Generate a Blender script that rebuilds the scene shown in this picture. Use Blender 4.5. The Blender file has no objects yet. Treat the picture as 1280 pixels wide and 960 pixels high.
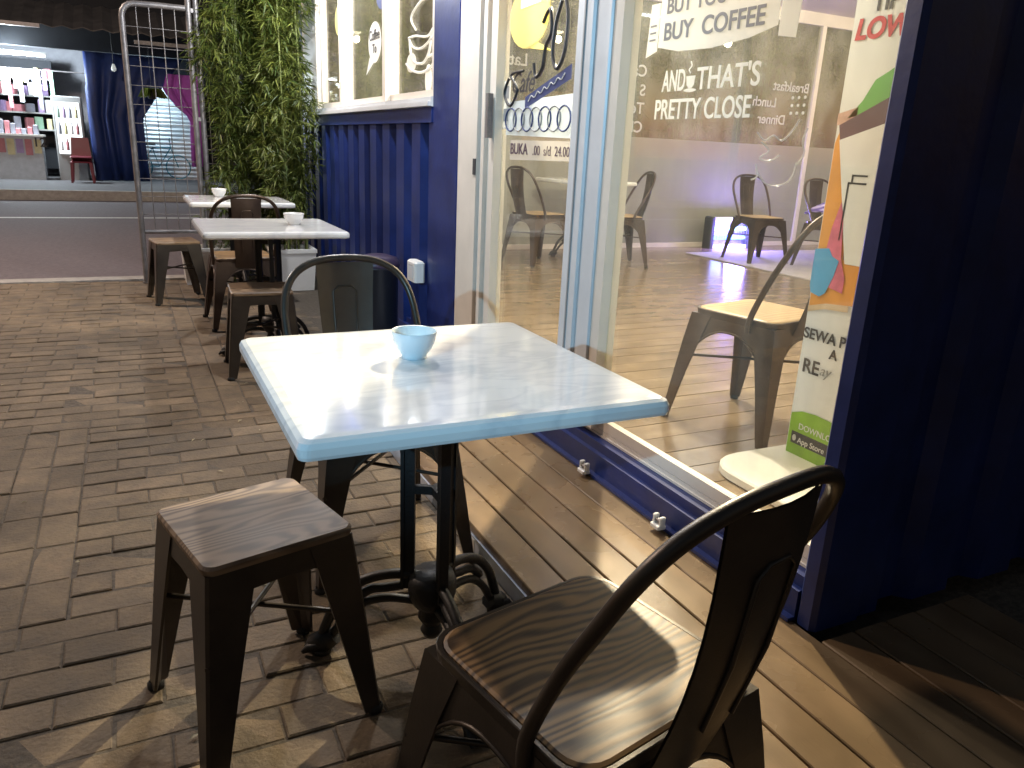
import bpy, math, random
from mathutils import Vector, Matrix
random.seed(7)
S = bpy.context.scene
C = S.collection
R = math.radians

# ------------------------------------------------------------------ camera
CAM_H = 1.2
yaw, pit, rol, FPX = 0.463845, 0.297672, 0.0467462, 957.39
fw = Vector((math.sin(yaw)*math.cos(pit), math.cos(yaw)*math.cos(pit), -math.sin(pit)))
r0 = Vector((math.cos(yaw), -math.sin(yaw), 0)); u0 = r0.cross(fw)
rt = r0*math.cos(rol) + u0*math.sin(rol); up = -r0*math.sin(rol) + u0*math.cos(rol)
cd = bpy.data.cameras.new('camera'); cam = bpy.data.objects.new('camera', cd); C.objects.link(cam)
M = Matrix((rt, up, -fw)).transposed().to_4x4(); M.translation = (0, 0, CAM_H)
cam.matrix_world = M
cd.sensor_width = 36; cd.sensor_fit = 'HORIZONTAL'; cd.lens = FPX/1280*36
cd.clip_start = 0.05; cd.clip_end = 2000
S.camera = cam

# ------------------------------------------------------------------ night sky, faint moon
SUN_EL, SUN_AZ = R(-1.0), R(-40)
w = bpy.data.worlds.new('World'); S.world = w; w.use_nodes = True
nt = w.node_tree; bg = nt.nodes['Background']
sk = nt.nodes.new('ShaderNodeTexSky'); sk.sky_type = 'NISHITA'; sk.sun_disc = False
sk.sun_elevation = SUN_EL; sk.sun_rotation = SUN_AZ
nt.links.new(sk.outputs[0], bg.inputs['Color']); bg.inputs['Strength'].default_value = 0.15
ml = bpy.data.lights.new('moon', 'SUN'); ml.energy = 0.012; ml.angle = R(0.5); ml.color = (.75, .85, 1)
mo = bpy.data.objects.new('moon', ml); C.objects.link(mo); mo.rotation_euler = (R(40), 0, R(-60))
S.view_settings.view_transform = 'Standard'; S.view_settings.look = 'None'
S.view_settings.exposure = 1.02; S.view_settings.gamma = 1
S.render.engine = 'CYCLES'

# ------------------------------------------------------------------ helpers
class MB:
    def __init__(s): s.v = []; s.f = []; s.sm = []
    def add(s, v, f, smooth=False):
        n = len(s.v); s.v += [tuple(p) for p in v]; s.f += [tuple(i+n for i in q) for q in f]; s.sm += [smooth]*len(f)
        return s
    def box(s, x0, x1, y0, y1, z0, z1):
        v = [(x, y, z) for z in (z0, z1) for y in (y0, y1) for x in (x0, x1)]
        return s.add(v, [(0,2,3,1),(4,5,7,6),(0,1,5,4),(2,6,7,3),(0,4,6,2),(1,3,7,5)])
    def bbox(s, x0, x1, y0, y1, z0, z1, b):
        """box whose vertical edges and top rim are chamfered"""
        def ring(i, z): return [(x0+b+i,y0+i,z),(x1-b-i,y0+i,z),(x1-i,y0+b+i,z),(x1-i,y1-b-i,z),(x1-b-i,y1-i,z),(x0+b+i,y1-i,z),(x0+i,y1-b-i,z),(x0+i,y0+b+i,z)]
        return s.loft([ring(0, z0), ring(0, z1-b), ring(b*.8, z1)])
    def loft(s, rings, cap=True, smooth=False, closed=True):
        n = len(rings[0]); v = [p for r in rings for p in r]; f = []
        for k in range(len(rings)-1):
            for i in range(n if closed else n-1):
                j = (i+1) % n
                f.append((k*n+i, k*n+j, (k+1)*n+j, (k+1)*n+i))
        s.add(v, f, smooth)
        if cap:
            s.add(rings[0], [tuple(range(n-1, -1, -1))]); s.add(rings[-1], [tuple(range(n))])
        return s
    def tube(s, pts, r, n=8, cap=True, flat=None):
        pts = [Vector(p) for p in pts]; rings = []
        ref = None
        for i, p in enumerate(pts):
            d = (pts[min(i+1, len(pts)-1)] - pts[max(i-1, 0)]).normalized()
            if ref is None:
                ref = Vector((0,0,1)) if abs(d.z) < .9 else Vector((1,0,0))
            a = d.cross(ref).normalized(); b = a.cross(d).normalized(); ref = b
            rr = r[i] if isinstance(r, (list, tuple)) else r
            rings.append([p + a*math.cos(2*math.pi*k/n)*rr + b*math.sin(2*math.pi*k/n)*rr*(flat or 1) for k in range(n)])
        return s.loft(rings, cap, True)
    def lathe(s, prof, c=(0,0,0), n=24, cap=False):
        rings = [[(c[0]+r*math.cos(2*math.pi*k/n), c[1]+r*math.sin(2*math.pi*k/n), c[2]+z) for k in range(n)] for r, z in prof]
        return s.loft(rings, cap, True)
    def build(s, name, m, parent=None, loc=None):
        me = bpy.data.meshes.new(name); me.from_pydata(s.v, [], s.f); me.update()
        me.polygons.foreach_set('use_smooth', s.sm)
        return link(name, me, m, parent, loc)
def link(name, me, m, parent=None, loc=None):
    o = bpy.data.objects.new(name, me); C.objects.link(o)
    if m and not me.materials: me.materials.append(m)
    if parent: o.parent = parent
    if loc: o.location = loc
    return o
def tag(o, label=None, cat=None, group=None, kind=None):
    if label: o['label'] = label
    if cat: o['category'] = cat
    if group: o['group'] = group
    if kind: o['kind'] = kind
    return o
def thing(name, label, cat, loc=(0,0,0), rz=0, group=None):
    o = bpy.data.objects.new(name, None); C.objects.link(o); o.empty_display_size = .1
    o.location = loc; o.rotation_euler = (0, 0, rz)
    return tag(o, label, cat, group)
def kids(o): return [c for c in ALLKIDS.get(o.name, [])]
ALLKIDS = {}
def copy_tree(o, parent=None):
    c = o.copy(); C.objects.link(c); c.parent = parent
    for ch in [x for x in C.objects if x.parent == o]: copy_tree(ch, c)
    return c
def arc(cx, cy, r, a0, a1, n): return [(cx+r*math.cos(R(a0+(a1-a0)*i/n)), cy+r*math.sin(R(a0+(a1-a0)*i/n))) for i in range(n+1)]
def bez(p, n=10):
    """smooth catmull-rom through points"""
    p = [Vector(q) for q in p]; o = []
    for i in range(len(p)-1):
        a, b, c, d = p[max(i-1,0)], p[i], p[i+1], p[min(i+2,len(p)-1)]
        for k in range(n):
            t = k/n; o.append(.5*((2*b)+(c-a)*t+(2*a-5*b+4*c-d)*t*t+(3*b-a-3*c+d)*t**3))
    return o + [p[-1]]
def round_sq(hx, hy, r, z, n=5):
    o = []
    for cx, cy, a in ((hx-r,hy-r,0),(-hx+r,hy-r,90),(-hx+r,-hy+r,180),(hx-r,-hy+r,270)):
        o += [(x, y, z) for x, y in arc(cx, cy, r, a, a+90, n)]
    return o

# ------------------------------------------------------------------ materials
def mat(name, col, rough=.5, metal=0, var=.0, scale=8, bump=0, bscale=60, rnd=0, spec=.5, stretch=(1,1,1), emit=None, estr=0, coat=0, col2=None, stain=0):
    m = bpy.data.materials.new(name); m.use_nodes = True; t = m.node_tree; p = t.nodes['Principled BSDF']
    N = t.nodes.new; L = t.links.new
    p.inputs['Base Color'].default_value = (*col, 1); p.inputs['Roughness'].default_value = rough
    p.inputs['Metallic'].default_value = metal; p.inputs['Specular IOR Level'].default_value = spec
    p.inputs['Coat Weight'].default_value = coat
    if emit: p.inputs['Emission Color'].default_value = (*emit, 1); p.inputs['Emission Strength'].default_value = estr
    tc = N('ShaderNodeTexCoord'); mp = N('ShaderNodeMapping'); mp.inputs['Scale'].default_value = stretch
    L(tc.outputs['Object'], mp.inputs[0])
    oi = N('ShaderNodeObjectInfo')
    if rnd:
        ad = N('ShaderNodeVectorMath'); ad.operation = 'ADD'; cm = N('ShaderNodeCombineXYZ')
        mu = N('ShaderNodeMath'); mu.operation = 'MULTIPLY'; mu.inputs[1].default_value = 37
        L(oi.outputs['Random'], mu.inputs[0]); L(mu.outputs[0], cm.inputs[0]); L(mu.outputs[0], cm.inputs[1])
        L(mp.outputs[0], ad.inputs[0]); L(cm.outputs[0], ad.inputs[1]); vec = ad.outputs[0]
    else: vec = mp.outputs[0]
    last = None
    if var or col2:
        n = N('ShaderNodeTexNoise'); n.inputs['Scale'].default_value = scale; n.inputs['Detail'].default_value = 6; n.inputs['Roughness'].default_value = .65
        L(vec, n.inputs['Vector'])
        rp = N('ShaderNodeValToRGB'); rp.color_ramp.elements[0].position = .3; rp.color_ramp.elements[1].position = .7
        a = tuple(max(0, c*(1-var)) for c in col); b = col2 or tuple(min(1, c*(1+var)) for c in col)
        rp.color_ramp.elements[0].color = (*a, 1); rp.color_ramp.elements[1].color = (*b, 1)
        L(n.outputs['Fac'], rp.inputs[0]); last = rp.outputs[0]
        mr = N('ShaderNodeMapRange'); mr.inputs[3].default_value = rough*.8; mr.inputs[4].default_value = min(1, rough*1.25)
        L(n.outputs['Fac'], mr.inputs[0]); L(mr.outputs[0], p.inputs['Roughness'])
    if rnd:
        hs = N('ShaderNodeHueSaturation'); mr2 = N('ShaderNodeMapRange'); mr2.inputs[3].default_value = 1-rnd; mr2.inputs[4].default_value = 1+rnd
        L(oi.outputs['Random'], mr2.inputs[0]); L(mr2.outputs[0], hs.inputs['Value'])
        if last: L(last, hs.inputs['Color'])
        else: hs.inputs['Color'].default_value = (*col, 1)
        last = hs.outputs[0]
    if stain:       # worn and dirty areas that run across the pieces
        ge = N('ShaderNodeNewGeometry'); ns_ = N('ShaderNodeTexNoise'); ns_.inputs['Scale'].default_value = 1.7; ns_.inputs['Detail'].default_value = 5; ns_.inputs['Roughness'].default_value = .6
        L(ge.outputs['Position'], ns_.inputs['Vector']); ms = N('ShaderNodeMapRange'); ms.inputs[1].default_value = .32; ms.inputs[2].default_value = .68; ms.inputs[3].default_value = 1-stain; ms.inputs[4].default_value = 1+stain*.6
        L(ns_.outputs['Fac'], ms.inputs[0]); h2 = N('ShaderNodeHueSaturation'); L(ms.outputs[0], h2.inputs['Value'])
        if last: L(last, h2.inputs['Color'])
        else: h2.inputs['Color'].default_value = (*col, 1)
        last = h2.outputs[0]
    if last: L(last, p.inputs['Base Color'])
    if bump:
        n2 = N('ShaderNodeTexNoise'); n2.inputs['Scale'].default_value = bscale; n2.inputs['Detail'].default_value = 5
        L(vec, n2.inputs['Vector']); bp = N('ShaderNodeBump'); bp.inputs['Strength'].default_value = bump; bp.inputs['Distance'].default_value = .01
        L(n2.outputs['Fac'], bp.inputs['Height']); L(bp.outputs[0], p.inputs['Normal'])
    return m
def wood(name, light, dark, rough, freq=75, amp=9, nscale=3.2, rnd=0, sharp=.5, bump=.25, along='X'):
    """plain-sawn grain: growth lines bent by slow noise, with fine pores"""
    m = bpy.data.materials.new(name); m.use_nodes = True; t = m.node_tree; p = t.nodes['Principled BSDF']; N = t.nodes.new; L = t.links.new
    tc = N('ShaderNodeTexCoord'); oi = N('ShaderNodeObjectInfo'); cm = N('ShaderNodeCombineXYZ'); mu = N('ShaderNodeMath'); mu.operation = 'MULTIPLY'; mu.inputs[1].default_value = 19
    L(oi.outputs['Random'], mu.inputs[0]); L(mu.outputs[0], cm.inputs[0]); L(mu.outputs[0], cm.inputs[1])
    rt_ = N('ShaderNodeMapping'); rt_.inputs['Rotation'].default_value = (0, 0, 0 if along == 'X' else math.pi/2); L(tc.outputs['Object'], rt_.inputs[0])
    ad = N('ShaderNodeVectorMath'); L(rt_.outputs[0], ad.inputs[0]); L(cm.outputs[0], ad.inputs[1])
    m1 = N('ShaderNodeMapping'); m1.inputs['Scale'].default_value = (.45, 1.6, 1); L(ad.outputs[0], m1.inputs[0])
    n1 = N('ShaderNodeTexNoise'); n1.inputs['Scale'].default_value = nscale; n1.inputs['Detail'].default_value = 2; n1.inputs['Roughness'].default_value = .4; L(m1.outputs[0], n1.inputs['Vector'])
    sx = N('ShaderNodeSeparateXYZ'); L(ad.outputs[0], sx.inputs[0])
    a = N('ShaderNodeMath'); a.operation = 'MULTIPLY'; a.inputs[1].default_value = freq*6.283/10; L(sx.outputs['Y'], a.inputs[0])
    b = N('ShaderNodeMath'); b.operation = 'MULTIPLY_ADD'; b.inputs[1].default_value = amp*6.283; L(n1.outputs['Fac'], b.inputs[0]); L(a.outputs[0], b.inputs[2])
    c = N('ShaderNodeMath'); c.operation = 'SINE'; L(b.outputs[0], c.inputs[0])
    m2 = N('ShaderNodeMapping'); m2.inputs['Scale'].default_value = (4, 90, 4); L(ad.outputs[0], m2.inputs[0])
    n2 = N('ShaderNodeTexNoise'); n2.inputs['Scale'].default_value = 3; n2.inputs['Detail'].default_value = 6; L(m2.outputs[0], n2.inputs['Vector'])
    d = N('ShaderNodeMath'); d.operation = 'MULTIPLY_ADD'; d.inputs[1].default_value = .30; L(c.outputs[0], d.inputs[0])
    n2s = N('ShaderNodeMapRange'); n2s.inputs[3].default_value = .3; n2s.inputs[4].default_value = .7; L(n2.outputs['Fac'], n2s.inputs[0]); L(n2s.outputs[0], d.inputs[2])
    n3 = N('ShaderNodeTexNoise'); n3.inputs['Scale'].default_value = 5; n3.inputs['Detail'].default_value = 4; L(ad.outputs[0], n3.inputs['Vector'])
    rp = N('ShaderNodeValToRGB'); e = rp.color_ramp.elements; e[0].position = .5-sharp*.4; e[0].color = (*dark, 1); e[1].position = .5+sharp*.3; e[1].color = (*light, 1); L(d.outputs[0], rp.inputs[0])
    hs = N('ShaderNodeHueSaturation'); mr = N('ShaderNodeMapRange'); mr.inputs[3].default_value = 1-rnd; mr.inputs[4].default_value = 1+rnd; L(oi.outputs['Random'], mr.inputs[0])
    mv = N('ShaderNodeMath'); mv.operation = 'MULTIPLY'; mr3 = N('ShaderNodeMapRange'); mr3.inputs[1].default_value = .3; mr3.inputs[2].default_value = .7; mr3.inputs[3].default_value = .8; mr3.inputs[4].default_value = 1.15
    L(n3.outputs['Fac'], mr3.inputs[0]); L(mr.outputs[0], mv.inputs[0]); L(mr3.outputs[0], mv.inputs[1])
    L(mv.outputs[0], hs.inputs['Value']); L(rp.outputs[0], hs.inputs['Color']); L(hs.outputs[0], p.inputs['Base Color'])
    bp = N('ShaderNodeBump'); bp.inputs['Strength'].default_value = bump; bp.inputs['Distance'].default_value = .003; L(d.outputs[0], bp.inputs['Height']); L(bp.outputs[0], p.inputs['Normal'])
    ro = N('ShaderNodeMapRange'); ro.inputs[3].default_value = rough*.75; ro.inputs[4].default_value = rough*1.3; L(n3.outputs['Fac'], ro.inputs[0]); L(ro.outputs[0], p.inputs['Roughness'])
    return m
def glass(name, tint=(.95,.97,.95), fac=1.0, dirt_haze=0.03):
    m = bpy.data.materials.new(name); m.use_nodes = True; t = m.node_tree; N = t.nodes.new; L = t.links.new
    t.nodes.remove(t.nodes['Principled BSDF']); out = t.nodes['Material Output']
    tr = N('ShaderNodeBsdfTransparent'); tr.inputs[0].default_value = (*tint, 1)
    gl = N('ShaderNodeBsdfGlossy'); gl.inputs['Roughness'].default_value = .015
    fr = N('ShaderNodeLayerWeight'); fr.inputs[0].default_value = .5      # schlick from the facing angle, the same from both sides
    p5 = N('ShaderNodeMath'); p5.operation = 'POWER'; p5.inputs[1].default_value = 5; L(fr.outputs['Facing'], p5.inputs[0])
    mx = N('ShaderNodeMixShader'); mu = N('ShaderNodeMath'); mu.operation = 'MULTIPLY_ADD'; mu.inputs[1].default_value = .9; mu.inputs[2].default_value = .04*fac
    L(p5.outputs[0], mu.inputs[0]); L(mu.outputs[0], mx.inputs[0]); L(tr.outputs[0], mx.inputs[1]); L(gl.outputs[0], mx.inputs[2])
    df = N('ShaderNodeBsdfDiffuse'); df.inputs[0].default_value = (.7,.68,.6,1)
    nz = N('ShaderNodeTexNoise'); nz.inputs['Scale'].default_value = 3; nz.inputs['Detail'].default_value = 7
    tc = N('ShaderNodeTexCoord'); mp = N('ShaderNodeMapping'); mp.inputs['Scale'].default_value = (1, 3, .6); L(tc.outputs['Object'], mp.inputs[0]); L(mp.outputs[0], nz.inputs['Vector'])
    mr = N('ShaderNodeMapRange'); mr.inputs[1].default_value = .4; mr.inputs[2].default_value = .8; mr.inputs[3].default_value = dirt_haze*.4; mr.inputs[4].default_value = dirt_haze*2  # diffuse film: dirt, plus bright haze painted into the panes where raised
    L(nz.outputs['Fac'], mr.inputs[0]); m2 = N('ShaderNodeMixShader'); L(mr.outputs[0], m2.inputs[0]); L(mx.outputs[0], m2.inputs[1]); L(df.outputs[0], m2.inputs[2])
    L(m2.outputs[0], out.inputs[0]); return m
def frost(name, col, trans):
    m = bpy.data.materials.new(name); m.use_nodes = True; t = m.node_tree; N = t.nodes.new; L = t.links.new
    t.nodes.remove(t.nodes['Principled BSDF']); out = t.nodes['Material Output']
    a = N('ShaderNodeBsdfDiffuse'); a.inputs[0].default_value = (*col, 1); b = N('ShaderNodeBsdfTranslucent'); b.inputs[0].default_value = (*col, 1)
    c = N('ShaderNodeBsdfTransparent'); m1 = N('ShaderNodeMixShader'); m1.inputs[0].default_value = .3; m2 = N('ShaderNodeMixShader'); m2.inputs[0].default_value = trans
    L(a.outputs[0], m1.inputs[1]); L(b.outputs[0], m1.inputs[2]); L(m1.outputs[0], m2.inputs[1]); L(c.outputs[0], m2.inputs[2])
    g = N('ShaderNodeBsdfGlossy'); g.inputs['Roughness'].default_value = .12; m3 = N('ShaderNodeMixShader'); m3.inputs[0].default_value = .05
    L(m2.outputs[0], m3.inputs[1]); L(g.outputs[0], m3.inputs[2]); L(m3.outputs[0], out.inputs[0]); return m
def emis(name, col, st):
    m = bpy.data.materials.new(name); m.use_nodes = True; t = m.node_tree; t.nodes.remove(t.nodes['Principled BSDF'])
    e = t.nodes.new('ShaderNodeEmission'); e.inputs[0].default_value = (*col, 1); e.inputs[1].default_value = st; t.links.new(e.outputs[0], t.nodes['Material Output'].inputs[0]); return m
def leafmat(name, a, b):
    m = bpy.data.materials.new(name); m.use_nodes = True; t = m.node_tree; N = t.nodes.new; L = t.links.new; p = t.nodes['Principled BSDF']
    g = N('ShaderNodeNewGeometry'); rp = N('ShaderNodeValToRGB'); rp.color_ramp.elements[0].color = (*a, 1); rp.color_ramp.elements[1].color = (*b, 1)
    L(g.outputs['Random Per Island'], rp.inputs[0]); L(rp.outputs[0], p.inputs['Base Color']); p.inputs['Roughness'].default_value = .5
    tl = N('ShaderNodeBsdfTranslucent'); L(rp.outputs[0], tl.inputs[0]); mx = N('ShaderNodeMixShader'); mx.inputs[0].default_value = .3
    L(p.outputs[0], mx.inputs[1]); L(tl.outputs[0], mx.inputs[2]); L(mx.outputs[0], t.nodes['Material Output'].inputs[0]); return m

m_paver = mat('paver_concrete', (.160,.116,.073), .8, var=.30, scale=14, bump=.4, bscale=90, rnd=.2, stain=.4)
m_sand = mat('joint_sand', (.10,.079,.058), .95, var=.4, scale=40, bump=.6)
m_ground = mat('dark_soil', (.035,.032,.03), .95, var=.4, scale=2)
m_asph = mat('asphalt', (.13,.105,.115), .85, var=.3, scale=25, bump=.4, bscale=200)
m_line = mat('road_paint', (.6,.6,.58), .7, var=.25, scale=20)
m_conc = mat('kerb_concrete', (.33,.31,.29), .85, var=.25, scale=12, bump=.3)
m_concd = mat('pavement_concrete', (.09,.085,.09), .85, var=.3, scale=6, bump=.3)
m_deck = wood('deck_board', (.20,.130,.068), (.15,.095,.048), .27, 60, 3, 2, .12, .9, .03, 'Y')
m_floor = wood('cafe_floor_board', (.27,.205,.14), (.22,.165,.11), .2, 60, 3, 2, .07, .9, .02, 'X')
m_seat = wood('dark_pine_seat', (.34,.20,.085), (.06,.034,.017), .45, 560, 13, 4.5, .06, .75, .06)
m_stoolw = wood('oak_stool_seat', (.30,.21,.135), (.13,.085,.052), .5, 330, 11, 6.0, .06, .7, .06)
m_gun = mat('gunmetal_paint', (.062,.051,.042), .36, .5, var=.25, scale=7, bump=.04, bscale=200)
m_gunb = mat('bronze_metal', (.075,.052,.040), .36, .6, var=.25, scale=6)
m_iron = mat('black_cast_iron', (.012,.012,.013), .5, .1, var=.3, scale=20, bump=.15, bscale=120)
m_rub = mat('black_rubber', (.02,.02,.02), .7, var=.2)
m_navy = mat('navy_paint', (.006,.020,.12), .4, .0, var=.3, scale=5, bump=.08, bscale=30)
m_cream = mat('cream_aluminium', (.72,.66,.58), .4, var=.06, scale=5)
m_white = mat('white_plastic', (.78,.77,.74), .4, var=.05, scale=6)
m_alu = mat('white_aluminium', (.68,.70,.72), .32, .1, var=.06, scale=6)
m_wallin = mat('cream_wall', (.66,.60,.48), .75, var=.06, scale=3)
m_ceil = mat('ceiling_board', (.62,.57,.46), .8, var=.06, scale=3)
m_gal = mat('galvanised_steel', (.22,.21,.215), .45, .5, var=.3, scale=15)
m_glass = glass('shop_glass', (.97,.98,.95), 1.3, .055)
m_glass2 = glass('clear_glass', (.97,.98,.96), 1.0, .015)
m_frost = frost('frosted_film', (.46,.45,.38), .15); m_glassd = glass('hazy_glass', (.93,.95,.88), 1.3, .16)  # end panes carry extra diffuse haze, put in to lift their brightness
m_leaf = leafmat('bamboo_leaf', (.036,.070,.011), (.18,.21,.042))
m_cane = mat('bamboo_cane', (.14,.17,.05), .45, var=.3, scale=10)
m_bowl = mat('pale_blue_ceramic', (.70,.79,.84), .15, var=.02, coat=.5)
m_bowlw = mat('white_ceramic', (.78,.78,.76), .15, var=.02, coat=.5)
def vinyl(name, col):
    m = mat(name, col, .5, var=.04); t = m.node_tree; tl_ = t.nodes.new('ShaderNodeBsdfTranslucent'); tl_.inputs[0].default_value = (*col, 1)
    mx = t.nodes.new('ShaderNodeMixShader'); mx.inputs[0].default_value = .5
    t.links.new(t.nodes['Principled BSDF'].outputs[0], mx.inputs[1]); t.links.new(tl_.outputs[0], mx.inputs[2]); t.links.new(mx.outputs[0], t.nodes['Material Output'].inputs[0]); return m
m_ink = mat('black_vinyl', (.03,.03,.035), .5, var=.1)
m_vin = vinyl('white_vinyl', (.82,.82,.80)); m_print = mat('white_print', (.74,.74,.75), .45, var=.04)
m_viny = vinyl('yellow_vinyl', (.78,.72,.34))
m_vblue = mat('blue_vinyl', (.03,.05,.16), .5, var=.06)
m_vgrey = mat('grey_vinyl', (.30,.30,.30), .5, var=.05)
m_red = mat('red_print', (.55,.02,.03), .5, var=.1)
m_green = mat('green_print', (.10,.38,.07), .45, var=.15, scale=9)
m_lime = mat('lime_print', (.22,.42,.03), .45, var=.15, scale=9)
m_orange = mat('orange_print', (.72,.30,.04), .45, var=.1, scale=8)
m_pink = mat('pink_print', (.62,.14,.22), .45, var=.25, scale=30)
m_sky = mat('blue_print', (.07,.34,.62), .45, var=.08, scale=9)
m_dpur = mat('dark_print', (.07,.035,.07), .45, var=.1)
m_bulb = emis('lamp_glow', (1,.86,.62), 14)
m_tubeg = emis('tube_glow', (.88,.98,1), 30)
m_uv = emis('uv_tube_glow', (.06,.16,1), 9)
m_uvw = emis('uv_core_glow', (.22,.45,1), 9)

def marble():
    m = mat('white_marble', (.80,.80,.78), .12, var=.03, scale=3, coat=.3); t = m.node_tree; p = t.nodes['Principled BSDF']; N = t.nodes.new; L = t.links.new
    tc = N('ShaderNodeTexCoord'); mp = N('ShaderNodeMapping'); mp.inputs['Rotation'].default_value = (0, 0, .6); mp.inputs['Scale'].default_value = (1.5, 4, 2)
    n = N('ShaderNodeTexNoise'); n.inputs['Scale'].default_value = 2.6; n.inputs['Detail'].default_value = 9; n.inputs['Distortion'].default_value = 1.2
    rp = N('ShaderNodeValToRGB'); e = rp.color_ramp.elements; e[0].position = .3; e[0].color = (.83,.83,.82,1); e[1].position = .72; e[1].color = (.83,.83,.82,1)
    x = e.new(.5); x.color = (.70,.71,.72,1); x = e.new(.42); x.color = (.83,.83,.82,1); x = e.new(.58); x.color = (.80,.80,.80,1)
    L(tc.outputs['Object'], mp.inputs[0]); L(mp.outputs[0], n.inputs['Vector']); L(n.outputs['Fac'], rp.inputs[0]); L(rp.outputs[0], p.inputs['Base Color']); return m
m_marble = marble()

# ------------------------------------------------------------------ text and strokes (flat print, a few mm proud of what carries it)
def text(name, s, size, m, parent, loc, face, align='LEFT', bold=0, shear=0, wide=1):
    cu = bpy.data.curves.new(name, 'FONT'); cu.body = s; cu.size = size; cu.align_x = align; cu.offset = bold; cu.shear = shear; cu.extrude = .0006
    tmp = bpy.data.objects.new('tmp_text', cu); C.objects.link(tmp)
    me = bpy.data.meshes.new_from_object(tmp.evaluated_get(bpy.context.evaluated_depsgraph_get())); me.name = name
    bpy.data.objects.remove(tmp); bpy.data.curves.remove(cu); me.materials.clear()
    o = link(name, me, m, parent)
    X = {'front': (0,-1,0), 'end': (-1,0,0), 'near': (1,0,0)}[face]; X = Vector(X); Y = Vector((0,0,1)); Z = X.cross(Y)
    mm = Matrix((X*wide, Y, Z)).transposed().to_4x4(); mm.translation = loc; o.matrix_basis = mm
    return o
def patch(name, pts, x, m, parent, t=.0012):
    """flat sticker on a plane x = const facing -x; pts are (y, z)"""
    b = MB(); n = len(pts)
    b.loft([[(x, y, z) for y, z in pts], [(x-t, y, z) for y, z in pts]])
    return b.build(name, m, parent)
def ell(cy, cz, ry, rz, n=24): return [(cy+ry*math.cos(2*math.pi*k/n), cz+rz*math.sin(2*math.pi*k/n)) for k in range(n)]
def stroke(name, pts, x, r, m, parent, n=6):
    return MB().tube([(x, p[0], p[1]) for p in bez([(a, b, 0) for a, b in pts], n)], r, 5).build(name, m, parent)

# ================================================================== SETTING
def sheet(name, x0, x1, y0, y1, z, m, kind='structure'):
    o = MB().add([(x0,y0,z),(x1,y0,z),(x1,y1,z),(x0,y1,z)], [(0,1,2,3)]).build(name, m); o['kind'] = kind; return o
sheet('ground', -400, 400, -400, 400, -.16, m_ground)
road = sheet('road', -60, 60, 7.3, 16.4, -.05, m_asph)
MB().add([(-60,12.95,-.046),(60,12.95,-.046),(60,13.1,-.046),(-60,13.1,-.046)], [(0,1,2,3)]).build('road_line', m_line, road)
k = MB().box(-60, 1.4, 7.13, 7.3, -.16, .012).build('kerb', m_conc); k['kind'] = 'structure'
k = MB().box(-60, 60, 16.4, 30, -.16, .12).build('pavement', m_concd); k['kind'] = 'structure'
MB().box(-60, 60, 16.25, 16.4, -.16, .125).build('kerb_stone', m_conc, k)
# ---- paved patio
patio = sheet('patio', -6, 12, -3, 7.13, -.0035, m_sand)
sheet('verge', -60, -6, -3, 7.3, -.05, m_ground)
G = .004
cells = []
def cell(x0, x1, y0, y1):
    if x1-x0 > .03 and y1-y0 > .03 and x0 < .9: cells.append((x0, x1, y0, y1))
def field_rows(xa, xb, ya, yb):         # long side across, running bond
    r = 0; y = ya
    while y < yb-.02:
        x = xa - (.1075 if r % 2 else 0) + random.uniform(-.01,.01)
        while x < xb:
            cell(max(x, xa), min(x+.215, xb), y, min(y+.1075, yb)); x += .215
        y += .1075; r += 1
def field_cols(xa, xb, ya, yb):         # long side along the facade, stacked
    x = xa
    while x < xb-.02:
        y = ya + random.uniform(-.012, .012)
        while y < yb:
            cell(x, min(x+.1075, xb), max(y, ya), min(y+.215, yb)); y += .215
        x += .1075
field_cols(-2.39, -.24, 2.0, 3.47)
field_rows(-2.39, .865, -1.0, 2.0)
field_rows(-.24, .865, 2.0, 3.47)
field_rows(-2.39, .20, 3.47, 7.13)
field_cols(.20, .415, 3.47, 7.13)
field_rows(.415, 1.43, 3.47, 7.13)
def in_view(x, y):
    d = Vector((x, y, -CAM_H)); z = d.dot(fw)
    if z < .2: return False
    px = 640+FPX*d.dot(rt)/z; py = 480-FPX*d.dot(up)/z
    return -60 < px < 1340 and py < 1040
vis = sorted([c for c in cells if in_view((c[0]+c[1])/2, (c[2]+c[3])/2)], key=lambda c: (c[0]+c[1])**2/4+(c[2]+c[3])**2/4)
near = vis[:300]; ns = set(near); brick_mesh = {}
def brick_geo(b, cx, cy, hx, hy, z, tx, ty):
    e = .004
    def rg(s, zz, tilt): return [(cx+sx*(hx-s), cy+sy*(hy-s), zz+tilt*(sx*tx+sy*ty)) for sx, sy in ((-1,-1),(1,-1),(1,1),(-1,1))]
    b.loft([rg(0, -.06, 0), rg(0, z-.003, 1), rg(e, z, 1)])
for c in near:
    w_, l_ = round(c[1]-c[0], 3), round(c[3]-c[2], 3); key = (w_, l_, random.randrange(4))
    if key not in brick_mesh:
        b = MB(); brick_geo(b, 0, 0, w_/2-G/2, l_/2-G/2, 0, random.uniform(-.0016,.0016), random.uniform(-.0016,.0016))
        o = b.build('brick', m_paver, patio); brick_mesh[key] = o.data
    else: o = link('brick', brick_mesh[key], m_paver, patio)
    o.location = ((c[0]+c[1])/2, (c[2]+c[3])/2, random.uniform(-.003,.0025)); o.rotation_euler.z = R(random.uniform(-.9,.9))
b = MB()
for c in cells:
    if c not in ns: brick_geo(b, (c[0]+c[1])/2, (c[2]+c[3])/2, (c[1]-c[0])/2-G/2, (c[3]-c[2])/2-G/2, random.uniform(-.003,.0025), random.uniform(-.0016,.0016), random.uniform(-.0016,.0016))
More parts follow.
